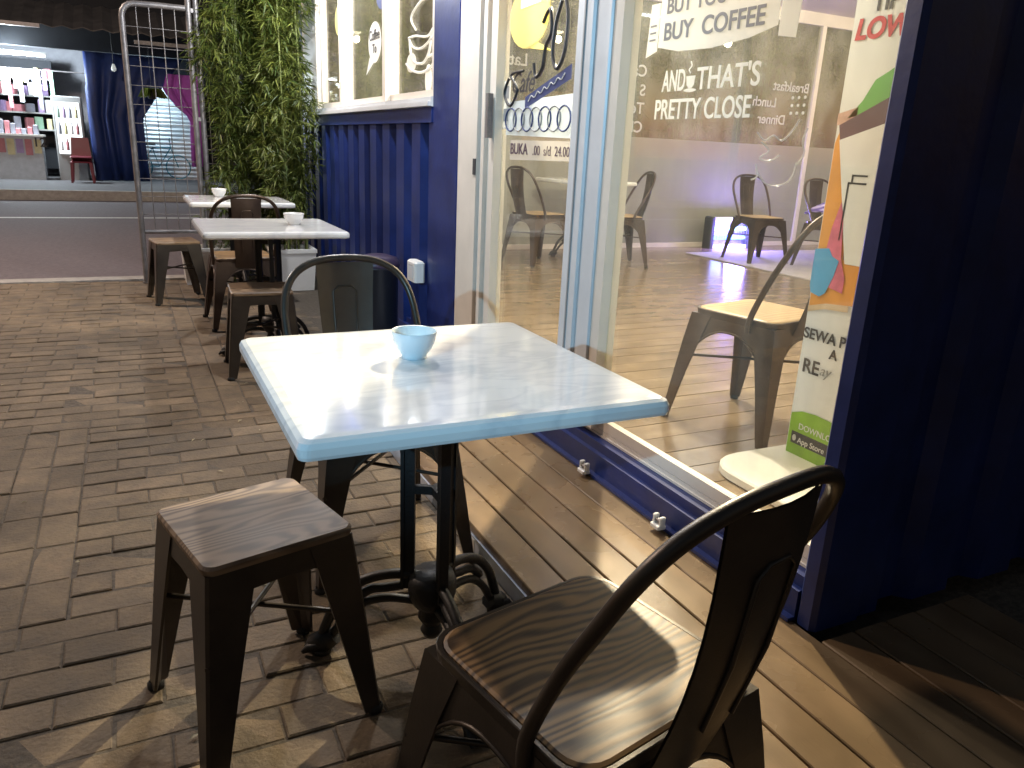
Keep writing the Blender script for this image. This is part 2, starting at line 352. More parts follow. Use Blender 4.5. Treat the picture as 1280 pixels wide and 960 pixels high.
b.build('far_bricks', mat('paver_concrete_far', (.160,.116,.073), .8, var=.4, scale=9, bump=.4, bscale=90, stain=.4), patio)['kind'] = 'stuff'
# dry bits of leaf and paper on the paving
for i in range(26):
    x, y = random.uniform(-.9,.8), random.uniform(1.2, 4.4); a = random.uniform(0, 6.28); l = random.uniform(.012,.035); wd = random.uniform(.002,.007)
    ca, sa = math.cos(a), math.sin(a)
    b = MB().loft([[(0,0,0),(ca*l*.5-sa*wd, sa*l*.5+ca*wd, .004),(ca*l, sa*l, .001),(ca*l*.5+sa*wd, sa*l*.5-ca*wd, .003)],
                   [(0,0,.001),(ca*l*.5-sa*wd, sa*l*.5+ca*wd, .005),(ca*l, sa*l, .002),(ca*l*.5+sa*wd, sa*l*.5-ca*wd, .004)]])
    tag(b.build('dry_leaf', m_straw if 'm_straw' in globals() else globals().setdefault('m_straw', mat('dry_leaf', (.42,.36,.24), .8, var=.3)), None, (x, y, .003)), 'small pale dry leaf fragment lying on the brick paving', 'leaf', 'leaf bits on the paving')

# ---- timber deck
deck = tag(MB().box(.885, 1.42, -1.2, 3.5, -.02, .045).build('deck', m_iron), kind='structure')
MB().box(.862, .884, -1.2, 3.5, -.02, .052).build('fascia', mat('blue_fascia', (.46,.52,.62), .5, var=.3, scale=6), deck)
MB().box(.860, .8615, 1.93, 2.16, -.01, .045).build('tape', m_vin, deck)
BW = .113
for i in range(10):
    x = .865+i*BW
    y1 = 3.5 if x+BW < 1.44 else 1.10
    MB().bbox(x+.003, x+BW-.003, -1.2, y1, .053, .08+random.uniform(-.001,.001), .003).build('plank', m_deck, deck)
MB().box(1.42, 1.98, -1.2, 1.09, -.02, .045).build('joist', m_iron, deck)

# ================================================================== CAFE CONTAINER
cafe = thing('container_cafe', 'navy blue shipping container cafe with corrugated walls and glass sliding front', 'building', (0,0,0))
XF = 1.43; YE = 1.13; YB = 7.25; ZF = .20; ZC = 2.85; XR = 8.5
def part(name, m, *boxes, parent=cafe, bevel=None):
    b = MB()
    for q in boxes: b.bbox(*q, bevel) if bevel else b.box(*q)
    return b.build(name, m, parent)
rail = part('bottom_rail', m_navy, (XF, XF+.05, YE+.06, YB, .081, .165), (XF+.02, XF+.06, YE+.06, YB, .165, .198))
part('rail_lip', m_navy, (XF-.022, XF, YE+.06, YB, .082, .092), parent=rail)
part('corner_post', m_navy, (XF, XF+.17, YE, YE+.06, .081, ZC+.2), bevel=.012)
part('corner_post', m_navy, (XF, XF+.12, YB-.14, YB+.03, .081, ZC+.2), bevel=.012)
part('roof', m_navy, (XF-.01, XR+.1, YE-.01, YB+.04, ZC+.07, ZC+.22))
part('header', m_navy, (XF+.004, XF+.09, YE+.06, YB-.14, 2.36, ZC+.07))
def corr(name, along, a0, a1, fixed, z0, z1, out, parent=cafe):
    prof = []; a = a0
    seq = [(0,0),(.07,0),(.105,.036),(.175,.036),(.21,0)]
    while a < a1:
        for da, d in seq:
            if a+da <= a1: prof.append((a+da, d))
        a += .28
    prof.append((a1, prof[-1][1]))
    b = MB(); rings = []
    for z in (z0, z1):
        rings.append([((fixed-out*d, p, z) if along == 'y' else (p, fixed-out*d, z)) for p, d in prof])
    n = len(prof); b.add(rings[0]+rings[1], [(i, i+1, n+i+1, n+i) for i in range(n-1)])
    return b.build(name, m_navy, parent)
corr('corrugated_wall', 'y', 3.90, YB-.14, XF+.006, .16, 1.31, -1)
corr('end_wall', 'x', XF+.17, XR, YE+.01, .081, ZC+.1, -1)
part('end_lining', m_wallin, (XF+.18, XR, YE+.09, YE+.12, ZF, ZC))
part('wall_lining', m_wallin, (XF+.06, XF+.085, 3.58, YB-.1, ZF, 1.315))
part('pier', m_navy, (XF, XF+.08, 3.56, 3.905, .165, 2.36), bevel=.006)
part('jamb_panel', m_cream, (XF+.004, XF+.10, 3.36, 3.559, .20, 2.36))
part('side_wall', m_wallin, (XR, XR+.08, YE+.02, YB, .1, ZC))
# interior floor and ceiling
floor = tag(MB().box(XF+.06, XR, YE+.06, YB, .10, .172).build('floor', m_iron), kind='structure')
y = YE+.09; i = 0
while y < YB-.02:
    y1 = min(y+.131, YB-.005)
    MB().box(XF+.14, XR-.005, y+.0025, y1-.0025, .175, ZF+random.uniform(-.0008,.0008)).build('plank', m_floor, floor); y = y1
ceil = tag(MB().box(XF+.06, XR, YE+.06, YB, ZC, ZC+.05).build('ceiling', m_ceil), kind='structure')
# threshold track
th = part('threshold', m_cream, (XF+.055, XF+.139, YE+.07, 3.36, .199, .207))
for dx in (.06, .092, .124): part('track', m_cream, (XF+dx, XF+dx+.012, YE+.07, 3.36, .207, .222), parent=th)
# --- three windows above the corrugated wall
win = part('window_band', m_alu, (XF-.012, XF+.09, 3.90, YB-.14, 1.388, 1.435))
part('top_rail', m_navy, (XF-.006, XF+.09, 3.906, YB-.141, 1.311, 1.387))
part('sill', m_alu, (XF-.028, XF-.0125, 3.906, YB-.14, 1.39, 1.412), parent=win)
panes = []
WY = [(6.50,5.86),(5.78,4.80),(4.72,3.93)]
edges = [(6.58,7.1),(5.79,5.85),(4.73,4.79),(3.905,3.925)]
for a, bb in edges: part('mullion', m_cream, (XF, XF+.085, a, bb, 1.436, 2.36), parent=win)
for a, bb in WY:
    wn = part('window', m_cream, (XF+.03, XF+.07, bb-.005, a+.07, 1.436, 1.475), (XF+.03, XF+.07, bb-.005, bb+.03, 1.476, 2.355), (XF+.03, XF+.07, a+.03, a+.07, 1.476, 2.355))
    g = part('pane', m_glass2, (XF+.046, XF+.052, bb+.03, a+.03, 1.476, 2.355), parent=wn); panes.append(wn)
xs = XF+.0455
patch('sticker', ell(6.02, 2.03, .11, .10)+[], xs, m_viny, panes[0]); patch('sticker', ell(4.93, 2.06, .13, .09), xs, m_vblue, panes[1])
patch('sticker', ell(5.10, 1.80, .14, .12), xs, m_vin, panes[1]); patch('sticker', [(5.22,1.72),(5.30,1.62),(5.12,1.69)], xs+.0008, m_vin, panes[1])
text('lettering', 'Coffee', .085, m_ink, panes[1], (xs-.003, 5.10, 1.815), 'front', 'CENTER', .001)
text('lettering', 'To', .075, m_ink, panes[1], (xs-.003, 5.10, 1.74), 'front', 'CENTER', .001)
W3 = panes[2]
cupc = (4.24, 1.67)
stroke('cup_drawing', [(4.42,1.76),(4.35,1.71),(4.22,1.69),(4.08,1.72),(4.03,1.77),(4.12,1.74),(4.3,1.76),(4.42,1.76)], xs-.004, .006, m_vin, W3)
stroke('cup_drawing', [(4.41,1.75),(4.37,1.66),(4.28,1.62),(4.16,1.62),(4.08,1.67),(4.05,1.76)], xs-.004, .007, m_vin, W3)
stroke('cup_drawing', [(4.07,1.72),(3.99,1.73),(3.98,1.66),(4.10,1.64)], xs-.004, .007, m_vin, W3)
stroke('cup_drawing', [(4.46,1.63),(4.36,1.59),(4.2,1.57),(4.05,1.59),(3.98,1.64)], xs-.004, .007, m_vin, W3)
stroke('steam_drawing', [(4.30,1.79),(4.38,1.86),(4.22,1.92),(4.10,1.93),(4.12,2.0),(4.24,2.06)], xs-.004, .006, m_vin, W3)
patch('sticker', ell(4.38, 1.63, .08, .05), xs-.001, m_vin, W3); patch('sticker', ell(4.10, 1.53, .05, .075), xs-.001, m_vin, W3)
# --- sliding front: fixed frame, door leaf, large fixed pane
fr = part('door_frame', m_cream, (XF-.012, XF+.06, 3.30, 3.359, .223, 2.36))
for a, bb, x0, mm in ((3.275,3.296,.005,m_alu),(3.235,3.268,-.006,m_cream),(3.195,3.228,.012,m_cream),(3.14,3.19,.0,m_cream)):
    part('stile', mm, (XF+x0, XF+.058, a, bb, .224, 2.36), parent=fr)
part('catch', m_ink, (XF-.016, XF-.0125, 3.30, 3.33, 1.08, 1.15), parent=fr)
door = part('sliding_door', m_alu, (XF+.012, XF+.066, 2.40, 2.515, .2235, 2.36), bevel=.008)
part('stile_groove', m_vgrey, (XF+.008, XF+.0115, 2.452, 2.460, .224, 2.36), parent=door)
part('bottom_stile', m_alu, (XF+.02, XF+.06, 2.516, 3.139, .2235, .29), parent=door)
part('handle', m_gal, (XF-.03, XF-.006, 3.15, 3.172, 1.24, 1.42), parent=door)
g1 = part('pane', m_glass, (XF+.037, XF+.043, 2.515, 3.139, .29, 2.36), parent=door)
fx = part('fixed_glazing', m_alu, (XF+.022, XF+.10, 2.305, 2.399, .2235, 2.36), bevel=.006)
part('edge_strip', m_cream, (XF+.03, XF+.098, 2.25, 2.3045, .2235, 2.36), parent=fx)
part('bottom_stile', m_cream, (XF+.06, XF+.088, YE+.062, 2.2495, .2235, .262), parent=fx)
g2 = part('pane', m_glass, (XF+.067, XF+.073, YE+.062, 2.2495, .262, 2.36), parent=fx)
xd = XF+.036
# decals on the door leaf
patch('bubble_sticker', ell(2.93, 1.70, .17, .12), xd, m_viny, door); patch('bubble_sticker', [(2.86,1.60),(2.72,1.555),(2.95,1.585)], xd+.0008, m_viny, door)
patch('paper', [(3.00,1.73),(2.83,1.735),(2.83,1.90),(3.00,1.90)][::-1], xd-.002, mat('lilac_paper', (.62,.58,.75), .6, var=.04), door)
patch('paper', [(3.135,1.28),(3.07,1.28),(3.07,1.47),(3.135,1.47)], xd, m_vin, door)
for z in (1.31, 1.40): patch('paper', [(3.125,z),(3.08,z),(3.08,z+.05),(3.125,z+.05)], xd-.002, m_vgrey, door)
stroke('numeral', [(2.80,1.66),(2.75,1.70),(2.73,1.62),(2.77,1.575),(2.79,1.50),(2.84,1.47),(2.86,1.52)], xd-.004, .008, m_ink, door)
stroke('numeral', [(2.66,1.72),(2.70,1.64),(2.71,1.54),(2.67,1.49),(2.62,1.55),(2.61,1.66),(2.64,1.73)], xd-.004, .008, m_ink, door)
text('lettering', 'Cafe', .11, m_ink, door, (xd-.003, 3.06, 1.42), 'front', 'LEFT', .001, .3)
stroke('swirl', [(3.08,1.48),(3.12,1.42),(3.06,1.37),(3.0,1.43),(3.06,1.49),(2.95,1.50)], xd-.004, .006, m_ink, door)
patch('ribbon', [(2.93,1.355),(2.57,1.45),(2.57,1.50),(2.93,1.40)], xd, m_vblue, door)
stroke('script_line', [(2.90-.026*k, 1.387+.0068*k+(.010 if k % 2 else -.004)) for k in range(12)], xd-.003, .0022, m_vin, door, 4)
patch('light_band', [(3.10,1.255),(2.53,1.245),(2.53,1.40),(3.10,1.385)][::-1], xd+.0003, frost('pale_band', (.62,.70,.78), .45), door)  # pale film put in for a bright lit band showing in the pane
for k in range(7):
    yy = 3.05-k*.075; stroke('ring', [(yy+.05*math.cos(a/6*math.pi), 1.315+.045*math.sin(a/6*math.pi)) for a in range(13)], xd-.004, .0035, m_vgrey if k % 2 else m_vblue, door, 2)
hp = patch('hours_panel', [(3.05,1.155),(2.545,1.165),(2.545,1.235),(3.05,1.235)][::-1], xd, frost('hours_film', (.6,.58,.55), .45), door)
text('lettering', 'BUKA', .062, m_dpur, door, (xd-.003, 3.045, 1.18), 'front', bold=.0006)
text('lettering', '.00  s/d  24.00', .052, m_dpur, door, (xd-.003, 2.84, 1.18), 'front')
# decals on the large pane
m_faint = frost('faint_vinyl', (.5,.5,.48), .55)
xd = XF+.066
rb = patch('ribbon_sign', [(2.10,1.515),(2.00,1.497),(1.85,1.493),(1.70,1.505),(1.60,1.525),(1.60,1.72),(2.10,1.72)][::-1], xd, m_vin, fx)
patch('ribbon_tail', [(2.16,1.49),(2.105,1.505),(2.105,1.64),(2.15,1.64)][::-1], xd+.0005, m_vin, fx)
patch('ribbon_tail', [(1.595,1.50),(1.535,1.49),(1.525,1.63),(1.595,1.64)][::-1], xd+.0005, m_vin, fx)
for z in (1.535, 1.555, 1.575): patch('ribbon_line', [(2.145,z),(2.115,z+.001),(2.115,z+.006),(2.145,z+.005)][::-1], xd-.0015, m_vgrey, fx)
text('lettering', 'BUY  COFFEE', .068, m_vgrey, fx, (xd-.003, 2.075, 1.532), 'front', bold=.0012, wide=1.07)
text('lettering', 'BUT YOU CAN', .06, m_vgrey, fx, (xd-.003, 2.07, 1.605), 'front', bold=.001, wide=1.05)
text('lettering', 'AND', .084, m_vin, fx, (xd-.003, 2.056, 1.387), 'front', bold=.001, wide=.60)
text('lettering', "THAT'S", .084, m_vin, fx, (xd-.003, 1.895, 1.387), 'front', bold=.001, wide=.95)
text('lettering', 'PRETTY CLOSE', .08, m_vin, fx, (xd-.003, 2.085, 1.308), 'front', bold=.001, wide=.80)
patch('cup_sticker', [(1.945,1.425),(1.94,1.40),(1.93,1.392),(1.917,1.392),(1.908,1.40),(1.905,1.425)], xd, m_vin, fx)
patch('cup_sticker', ell(1.925,1.386,.028,.005), xd+.0007, m_vin, fx)
stroke('steam_drawing', [(1.925,1.432),(1.932,1.442),(1.922,1.452),(1.927,1.464)], xd-.003, .002, m_vin, fx)
for pts in ([(1.62,1.27),(1.59,1.25),(1.56,1.262),(1.53,1.25),(1.50,1.272),(1.48,1.30)], [(1.60,1.245),(1.57,1.225),(1.60,1.205),(1.56,1.20),(1.53,1.215)],
            [(1.60,1.17),(1.57,1.145),(1.52,1.14),(1.48,1.16),(1.47,1.20)], [(1.47,1.19),(1.45,1.22),(1.46,1.25),(1.45,1.28)], [(1.61,1.19),(1.60,1.16),(1.62,1.15)]):
    stroke('cup_drawing', pts, xd-.003, .0025, m_faint, fx)
for k in range(9): patch('dot_sticker', ell(1.515-.02*(k % 3), 1.315+.018*(k//3), .004, .004, 8), xd, m_vin, fx)
# --- glazed end facing the street
ew = part('end_glazing', m_cream, (XF+.12, XR, YB-.06, YB, 2.72, ZC), (XF+.12, XR, YB-.05, YB, ZF+.001, ZF+.05))
for x in (1.6, 3.06, 4.42, 7.42): part('mullion', m_cream, (x, x+.06, YB-.055, YB-.002, ZF+.05, 2.72), parent=ew)
for a, bb in ((1.66,3.06),(3.12,4.42),(4.48,7.42),(7.48,8.49)):
    part('pane', m_glassd, (a, bb, YB-.03, YB-.024, ZF+.05, 2.72), parent=ew)
    part('frosted_film', m_frost, (a+.002, bb-.002, YB-.0325, YB-.0305, ZF+.05, 1.38), parent=ew)
def endtext(s, size, x, z): text('lettering', s, size, m_vin, ew, (x, YB-.034, z), 'end', bold=.002)
for s, z in (('Cappuccino', 1.99), ('S', 1.80), ('Tea', 1.62), ('Ch', 1.43)): endtext(s, .16, 5.03, z)
endtext('Latte', .16, 3.62, 1.98)
endtext('Breakfast', .15, 7.36, 1.985); endtext('Lunch', .15, 6.88, 1.80); endtext('Dinner', .15, 7.05, 1.615)

# ================================================================== FURNITURE
def make_chair(name, label, group, msteel, mwood, cat='chair'):
    """cafe chair of pressed steel with a timber seat; front is +y"""
    t = thing(name, label, cat, group=group)
    MB().loft([round_sq(.176,.176,.048,.443), round_sq(.176,.176,.048,.4535), round_sq(.171,.171,.046,.4565)]).build('seat', mwood, t)
    MB().loft([round_sq(.182,.182,.05,.425), round_sq(.186,.186,.052,.4505), round_sq(.1845,.1845,.052,.4525), round_sq(.178,.178,.05,.4525), round_sq(.178,.178,.05,.4425)]).build('seat_pan', msteel, t)
    # arched aprons
    for k in range(4):
        rot = Matrix.Rotation(k*math.pi/2, 3, 'Z'); n = 14; top = []; bot = []; top2 = []; bot2 = []
        for i in range(n+1):
            u = -1+2*i/n; x = u*.150; zb = .385 - .105*abs(u)**2.6
            fl = (.43-zb)*.13
            top.append(rot @ Vector((x,.181,.43))); bot.append(rot @ Vector((x*(1+(.43-zb)*.6),.181+fl,zb)))
            top2.append(rot @ Vector((x,.177,.43))); bot2.append(rot @ Vector((x*(1+(.43-zb)*.6),.177+fl,zb)))
        b = MB(); m_ = n+1
        b.add(top+bot, [(i, i+1, m_+i+1, m_+i) for i in range(n)], True); b.add(top2+bot2, [(i+1, i, m_+i, m_+i+1) for i in range(n)], True)
        b.add(bot+bot2, [(i, i+1, m_+i+1, m_+i) for i in range(n)])
        b.build('apron', msteel, t)
        b = MB().tube([p+Vector((0,0,-.001)) for p in bot], .0045, 5); b.build('apron_rim', msteel, t)
    for sx in (-1,1):
        for sy in (-1,1):
            rings = []
            for z, c, h, d in ((.432,.184,.092,.050),(.33,.199,.074,.040),(.2,.215,.054,.032),(.012,.237,.031,.024)):
                # folded angle section: two wings meeting at the outer corner
                pts = [(0,0),(-h,.0),(-h,-.006),(-.016,-.014),(-.006,-h),(0,-h)]
                rings.append([(sx*(c+px), sy*(c+py), z) for px, py in pts])
            if sx*sy < 0: rings = [r[::-1] for r in rings]
            lg = MB().loft(rings).build('leg', msteel, t)
            MB().lathe([(.0,.0),(.017,.0),(.018,.012),(.014,.018)], (sx*.228, sy*.228, 0), 10).build('foot_cap', m_rub, lg)
    MB().tube([(-.205,-.205,.27),(.205,.205,.27)], .006, 5).build('brace', msteel, t)
    MB().tube([(.205,-.205,.262),(-.205,.205,.262)], .006, 5).build('brace', msteel, t)
    half = [(.187,-.075,.405),(.193,-.088,.47),(.205,-.15,.60),(.205,-.205,.70),(.188,-.238,.768),(.15,-.260,.815),(.085,-.275,.843)]
    path = [(-x,y,z) for x, y, z in half] + [(0,-.28,.850)] + half[::-1]
    MB().tube(bez(path, 5), .0115, 8).build('back_loop', msteel, t)
    b = MB(); fr_, bk = [], []
    for i in range(9):
        u = i/8; z = .40+.435*u; y = -.185-.088*u-.02*math.sin(u*math.pi); hw = .070+.022*u
        for j in range(7):
            v = -1+2*j/6; yy = y - .018*(1-v*v)
            fr_.append((hw*v, yy+.002, z)); bk.append((hw*v, yy-.002, z))
    q = [(i*7+j, i*7+j+1, (i+1)*7+j+1, (i+1)*7+j) for i in range(8) for j in range(6)]
    b.add(fr_, [a[::-1] for a in q], True).add(bk, q, True)
    sp = b.build('splat', msteel, t)
    def sy_(z, off): u = (z-.40)/.435; return -.185-.088*u-.02*math.sin(u*math.pi)-.0165+off
    for off in (.003, -.003):
        em = [(-.030,sy_(.50,off),.50),(-.035,sy_(.62,off),.62),(-.037,sy_(.745,off),.745),(-.02,sy_(.76,off),.76),(.02,sy_(.76,off),.76),(.037,sy_(.745,off),.745),(.035,sy_(.62,off),.62),(.030,sy_(.50,off),.50)]
        MB().tube(em, .0035, 5).build('embossing', msteel, sp)
    return t
def make_stool(name, label, group, msteel, mwood):
    t = thing(name, label, 'stool', group=group)
    MB().loft([round_sq(.151,.151,.022,.430), round_sq(.153,.153,.024,.442), round_sq(.148,.148,.022,.4475)]).build('seat', mwood, t)
    for k in range(4):
        rot = Matrix.Rotation(k*math.pi/2, 3, 'Z')
        o = [(-.13,.147,.429),(.13,.147,.429),(.135,.152,.375),(.06,.151,.38),(0,.150,.383),(-.06,.151,.38),(-.135,.152,.375)]
        b = MB().loft([[rot @ Vector(p) for p in o], [rot @ Vector((p[0],p[1]-.004,p[2])) for p in o]]); b.build('apron', msteel, t)
    for sx in (-1,1):
        for sy in (-1,1):
            rings = []
            for z, c, h in ((.4295,.1495,.096),(.37,.156,.088),(.2,.172,.064),(.010,.190,.040)):
                pts = [(0,-.006),(-.006,0),(-h,0),(-h,-.006),(-.02,-.02),(-.006,-h),(0,-h)]
                rings.append([(sx*(c+px), sy*(c+py), z) for px, py in pts])
            if sx*sy < 0: rings = [r[::-1] for r in rings]
            lg = MB().loft(rings).build('leg', msteel, t)
            MB().lathe([(.0,.0),(.018,.0),(.019,.012),(.014,.018)], (sx*.178, sy*.178, 0), 10).build('foot_cap', m_rub, lg)
    MB().tube([(-.165,-.165,.25),(.165,.165,.25)], .006, 5).build('brace', msteel, t)
    MB().tube([(.165,-.165,.242),(-.165,.165,.242)], .006, 5).build('brace', msteel, t)
    return t
def make_table(name, label, group, s, rz_base=0):
    t = thing(name, label, 'table', group=group); h = s/2
    top = MB().loft([round_sq(h-.014,h-.014,.014,.712), round_sq(h-.002,h-.002,.018,.716), round_sq(h,h,.02,.722), round_sq(h,h,.02,.735), round_sq(h-.004,h-.004,.02,.744), round_sq(h-.013,h-.013,.018,.7485), round_sq(h-.03,h-.03,.015,.7495)], smooth=False).build('table_top', m_marble, t)
    # spider plate
    b = MB()
    for k in range(4):
        a = k*math.pi/2+math.pi/4; d = Vector((math.cos(a), math.sin(a), 0)); n = Vector((-d.y, d.x, 0))
        b.loft([[d*0+n*.02+Vector((0,0,.69)), d*0-n*.02+Vector((0,0,.69)), d*0-n*.02+Vector((0,0,.711)), d*0+n*.02+Vector((0,0,.711))],
                [d*.24+n*.014+Vector((0,0,.700)), d*.24-n*.014+Vector((0,0,.700)), d*.24-n*.014+Vector((0,0,.711)), d*.24+n*.014+Vector((0,0,.711))]])
    b.build('spider', m_iron, t)
    for k in range(3):
        a = rz_base + k*2*math.pi/3; d = Vector((math.cos(a), math.sin(a), 0)); n = Vector((-d.y, d.x, 0))
        def pt(r, z, o=0): return d*r + n*o + Vector((0,0,z))
        # post: flat bar with thickened edges
        p = MB()
        for z0_, z1_ in ((.20,.69),):
            p.loft([[pt(.042,z,-.007),pt(.066,z,-.007),pt(.066,z,.007),pt(.042,z,.007)] for z in (z0_, z1_)])
            p.loft([[pt(.066,z,-.011),pt(.074,z,-.011),pt(.074,z,.011),pt(.066,z,.011)] for z in (z0_, z1_)])
        po = p.build('post', m_iron, t)
        MB().loft([[pt(.0,z,-.006),pt(.05,z,-.006),pt(.05,z,.006),pt(.0,z,.006)] for z in (.445,.465)]).build('rung', m_iron, po)
        MB().loft([[pt(.0,z,-.006),pt(.05,z,-.006),pt(.05,z,.006),pt(.0,z,.006)] for z in (.645,.665)]).build('rung', m_iron, po)
        # leg: two arched bars, scroll and paw
        up_ = bez([pt(.03,.235),pt(.10,.232),pt(.17,.205),pt(.225,.15),pt(.255,.085),pt(.272,.035)], 5)
        lo_ = bez([pt(.03,.165),pt(.10,.168),pt(.16,.150),pt(.205,.110),pt(.235,.065),pt(.262,.03)], 5)
        lg = MB().tube(up_, .0125, 8).tube(lo_, .0105, 8).build('leg', m_iron, t)
        MB().tube(bez([pt(.07,.205),pt(.11,.195),pt(.15,.185),pt(.19,.150)], 5), .011, 6).build('scroll', m_iron, lg)
        b = MB().tube([pt(.235,.05),pt(.262,.034),pt(.292,.022),pt(.305,.018)], [.02,.030,.024,.010], 8)
        for o in (-.018, 0, .018): b.tube([pt(.27,.03,o),pt(.298,.022,o*1.1),pt(.312,.010,o*1.15)], [.011,.011,.005], 6)
        b.lathe([(.0,0),(.024,0),(.024,.012),(.01,.02)], tuple(pt(.27,0)), 10)
        b.build('paw', m_iron, lg)
    MB().lathe([(.0,.105),(.022,.11),(.034,.13),(.028,.15),(.045,.165),(.056,.19),(.058,.225),(.05,.245),(.0,.25)], n=16).build('hub', m_iron, t)
    MB().lathe([(.0,.07),(.018,.075),(.027,.092),(.02,.108)], n=14).build('finial', m_iron, t)
    return t
def place(o, x, y, z, deg): o.location = (x, y, z); o.rotation_euler = (0, 0, R(deg)); return o
t1 = place(make_table('cafe_table', 'white marble square cafe table with a light blue bowl, beside the wooden deck', 'square cafe tables', .72, R(30)), .56, 1.49, 0, 0)
t2 = place(copy_tree(t1), .66, 4.36, 0, 0); t2['label'] = 'white square cafe table with white bowl, wooden stool pushed under it, near corrugated wall'
t3 = place(copy_tree(t1), .73, 6.20, 0, 0); t3['label'] = 'white square cafe table with white bowl beside the bamboo and planters'
ti1 = place(copy_tree(t1), 3.97, 6.56, ZF, 2); ti1['label'] = 'white square cafe table indoors beside the frosted street window'
ti3 = place(copy_tree(t1), 7.05, 5.75, ZF, 5); ti3['label'] = 'white cafe table indoors standing on the mat beside the striped cloth'

stool = make_stool('stool', 'dark grey metal stool with oak seat beside marble table with blue bowl', 'metal stools with wooden seats', m_gun, m_stoolw)
place(stool, .172, 1.51, 0, 14)
s2 = place(copy_tree(stool), .575, 4.16, 0, -3); s2['label'] = 'metal stool with orange brown wood seat pushed under second table'
s3 = place(copy_tree(stool), .27, 6.22, 0, 8); s3['label'] = 'dark metal stool beside the mesh gate at the kerb'

cg = 'metal cafe chairs with loop backs'
ch = make_chair('cafe_chair', 'dark metal cafe chair with grained wood seat, light patch on its seat, beside deck', cg, m_gun, m_seat)
place(ch, .578, .845, 0, 12)
c1 = place(copy_tree(ch), .60, 2.12, 0, 182); c1['label'] = 'dark grey metal chair behind marble table with blue bowl, its backrest above the tabletop'
chb = make_chair('cafe_chair', 'brown metal chair with its back to the white table with tucked stool', cg, m_gunb, m_seat)
place(chb, .635, 5.34, 0, 2)
ci = make_chair('cafe_chair', 'brown metal chair with pale wood seat behind the glass next to advertising banner', cg, m_gunb, wood('pale_seat', (.52,.37,.20), (.40,.27,.14), .4, 420, 6, 3.0, .05, .8, .1))
place(ci, 2.13, 2.16, ZF, 12)
f1 = place(copy_tree(ci), 5.75, 6.05, ZF, 174); f1['label'] = 'bronze metal chair indoors on the mat in front of blue insect lamp'
f2 = place(copy_tree(ci), 6.16, 5.48, ZF, 182); f2['label'] = 'bronze metal chair indoors with purple striped cloth over it'
f3 = place(copy_tree(ci), 4.08, 6.10, ZF, 75); f3['label'] = 'bronze metal chair indoors facing a white table, next to frosted glass'
f4 = place(copy_tree(ci), 3.34, 6.30, ZF, -78); f4['label'] = 'bronze metal chair indoors seen through the stickered sliding door'

# bowls
def bowl(m, label, x, y, z, r=.048):
    b = MB().lathe([(0,.002),(r*.5,.002),(r*.52,.0),(r*.56,.0),(r*.58,.008),(r*.78,.022),(r*.93,.040),(r,.060),(r*.99,.0615),(r*.955,.060),(r*.88,.040),(r*.7,.022),(r*.4,.012),(0,.010)], n=28)
    tag(b.build('bowl', m, None, (x, y, z)), label, 'bowl', 'small bowls on the tables')
bowl(m_bowl, 'light blue ceramic bowl on near marble table', .535, 1.56, .7497, .05)
bowl(m_bowlw, 'white bowl on second table above the tucked wooden stool', .80, 4.36, .7497, .055)
bowl(m_bowlw, 'white bowl on table beside bamboo and mesh gate', .62, 6.38, .7497, .055)

# ================================================================== BANNER STAND indoors
XB = 2.0
bn = thing('banner_stand', 'white advertising banner board on rounded white base behind the glass', 'banner', (XB, 1.52, ZF))
def ys(y): return y*1.143 - 1.52
def zs(z): return 1.2+(z-1.2)*1.143 - ZF
MB().loft([[(x-.06, y+.045, z) for x, y, z in round_sq(.27-i, .30-i, .13, zz)] for zz, i in ((.001,.004),(.004,0),(.026,0),(.032,.006))]).build('base', m_white, bn)
MB().box(-.004, .012, -.25, ys(1.592), .033, 2.0).build('board', m_print, bn)
def bpatch(name, pts, m, lay=1): return patch(name, [(ys(a), zs(b)) for a, b in pts], -.0045-.0016*lay, m, bn)
def btext(s, size, m, y, z, bold=.001, shear=0, off=.0028): return text('lettering', s, size, m, bn, (-.0045-off, ys(y), zs(z)), 'front', bold=bold, shear=shear)
bpatch('orange_print', [(1.588,.80),(1.588,1.255),(1.577,1.285),(1.30,1.40),(1.30,.84),(1.45,.83)][::-1], m_orange)
bpatch('green_print', [(1.56,1.318),(1.52,1.36),(1.49,1.41),(1.45,1.43),(1.30,1.52),(1.30,1.36)][::-1], m_green)
bpatch('wrist_print', [(1.592,1.33),(1.53,1.345),(1.53,1.31),(1.592,1.30)][::-1], mat('skin_print', (.55,.34,.28), .5, var=.2, scale=30), 1)
bpatch('phone_print', [(1.582,1.30),(1.43,1.37),(1.30,1.40),(1.30,.95),(1.495,.95),(1.50,1.0)][::-1], m_dpur, 2)
bpatch('screen_print', [(1.572,1.262),(1.30,1.345),(1.30,.94),(1.487,.94)][::-1], m_print, 3)
for a, bb, c, d in ((1.52,1.515,1.155,1.00),(1.52,1.46,1.155,1.15),(1.51,1.505,1.175,1.155),(1.51,1.46,1.175,1.17)):
    bpatch('line_drawing', [(a,c),(bb,c),(bb,d),(a,d)], m_ink, 4)
bpatch('thumb_print', [(1.548,1.03),(1.53,1.10),(1.515,1.06),(1.50,.95),(1.478,.90),(1.478,.86),(1.535,.87),(1.56,.93)][::-1], m_pink, 4)
bpatch('blue_print', [(1.592,.865),(1.592,.968),(1.545,.975),(1.53,.955),(1.505,.945),(1.515,.90),(1.535,.85),(1.553,.838),(1.585,.845)], m_sky, 5)
bpatch('tan_print', [(1.588,.788),(1.588,.805),(1.53,.822),(1.45,.83),(1.45,.812),(1.53,.806)][::-1], mat('tan_print', (.62,.45,.28), .5, var=.1), 3)
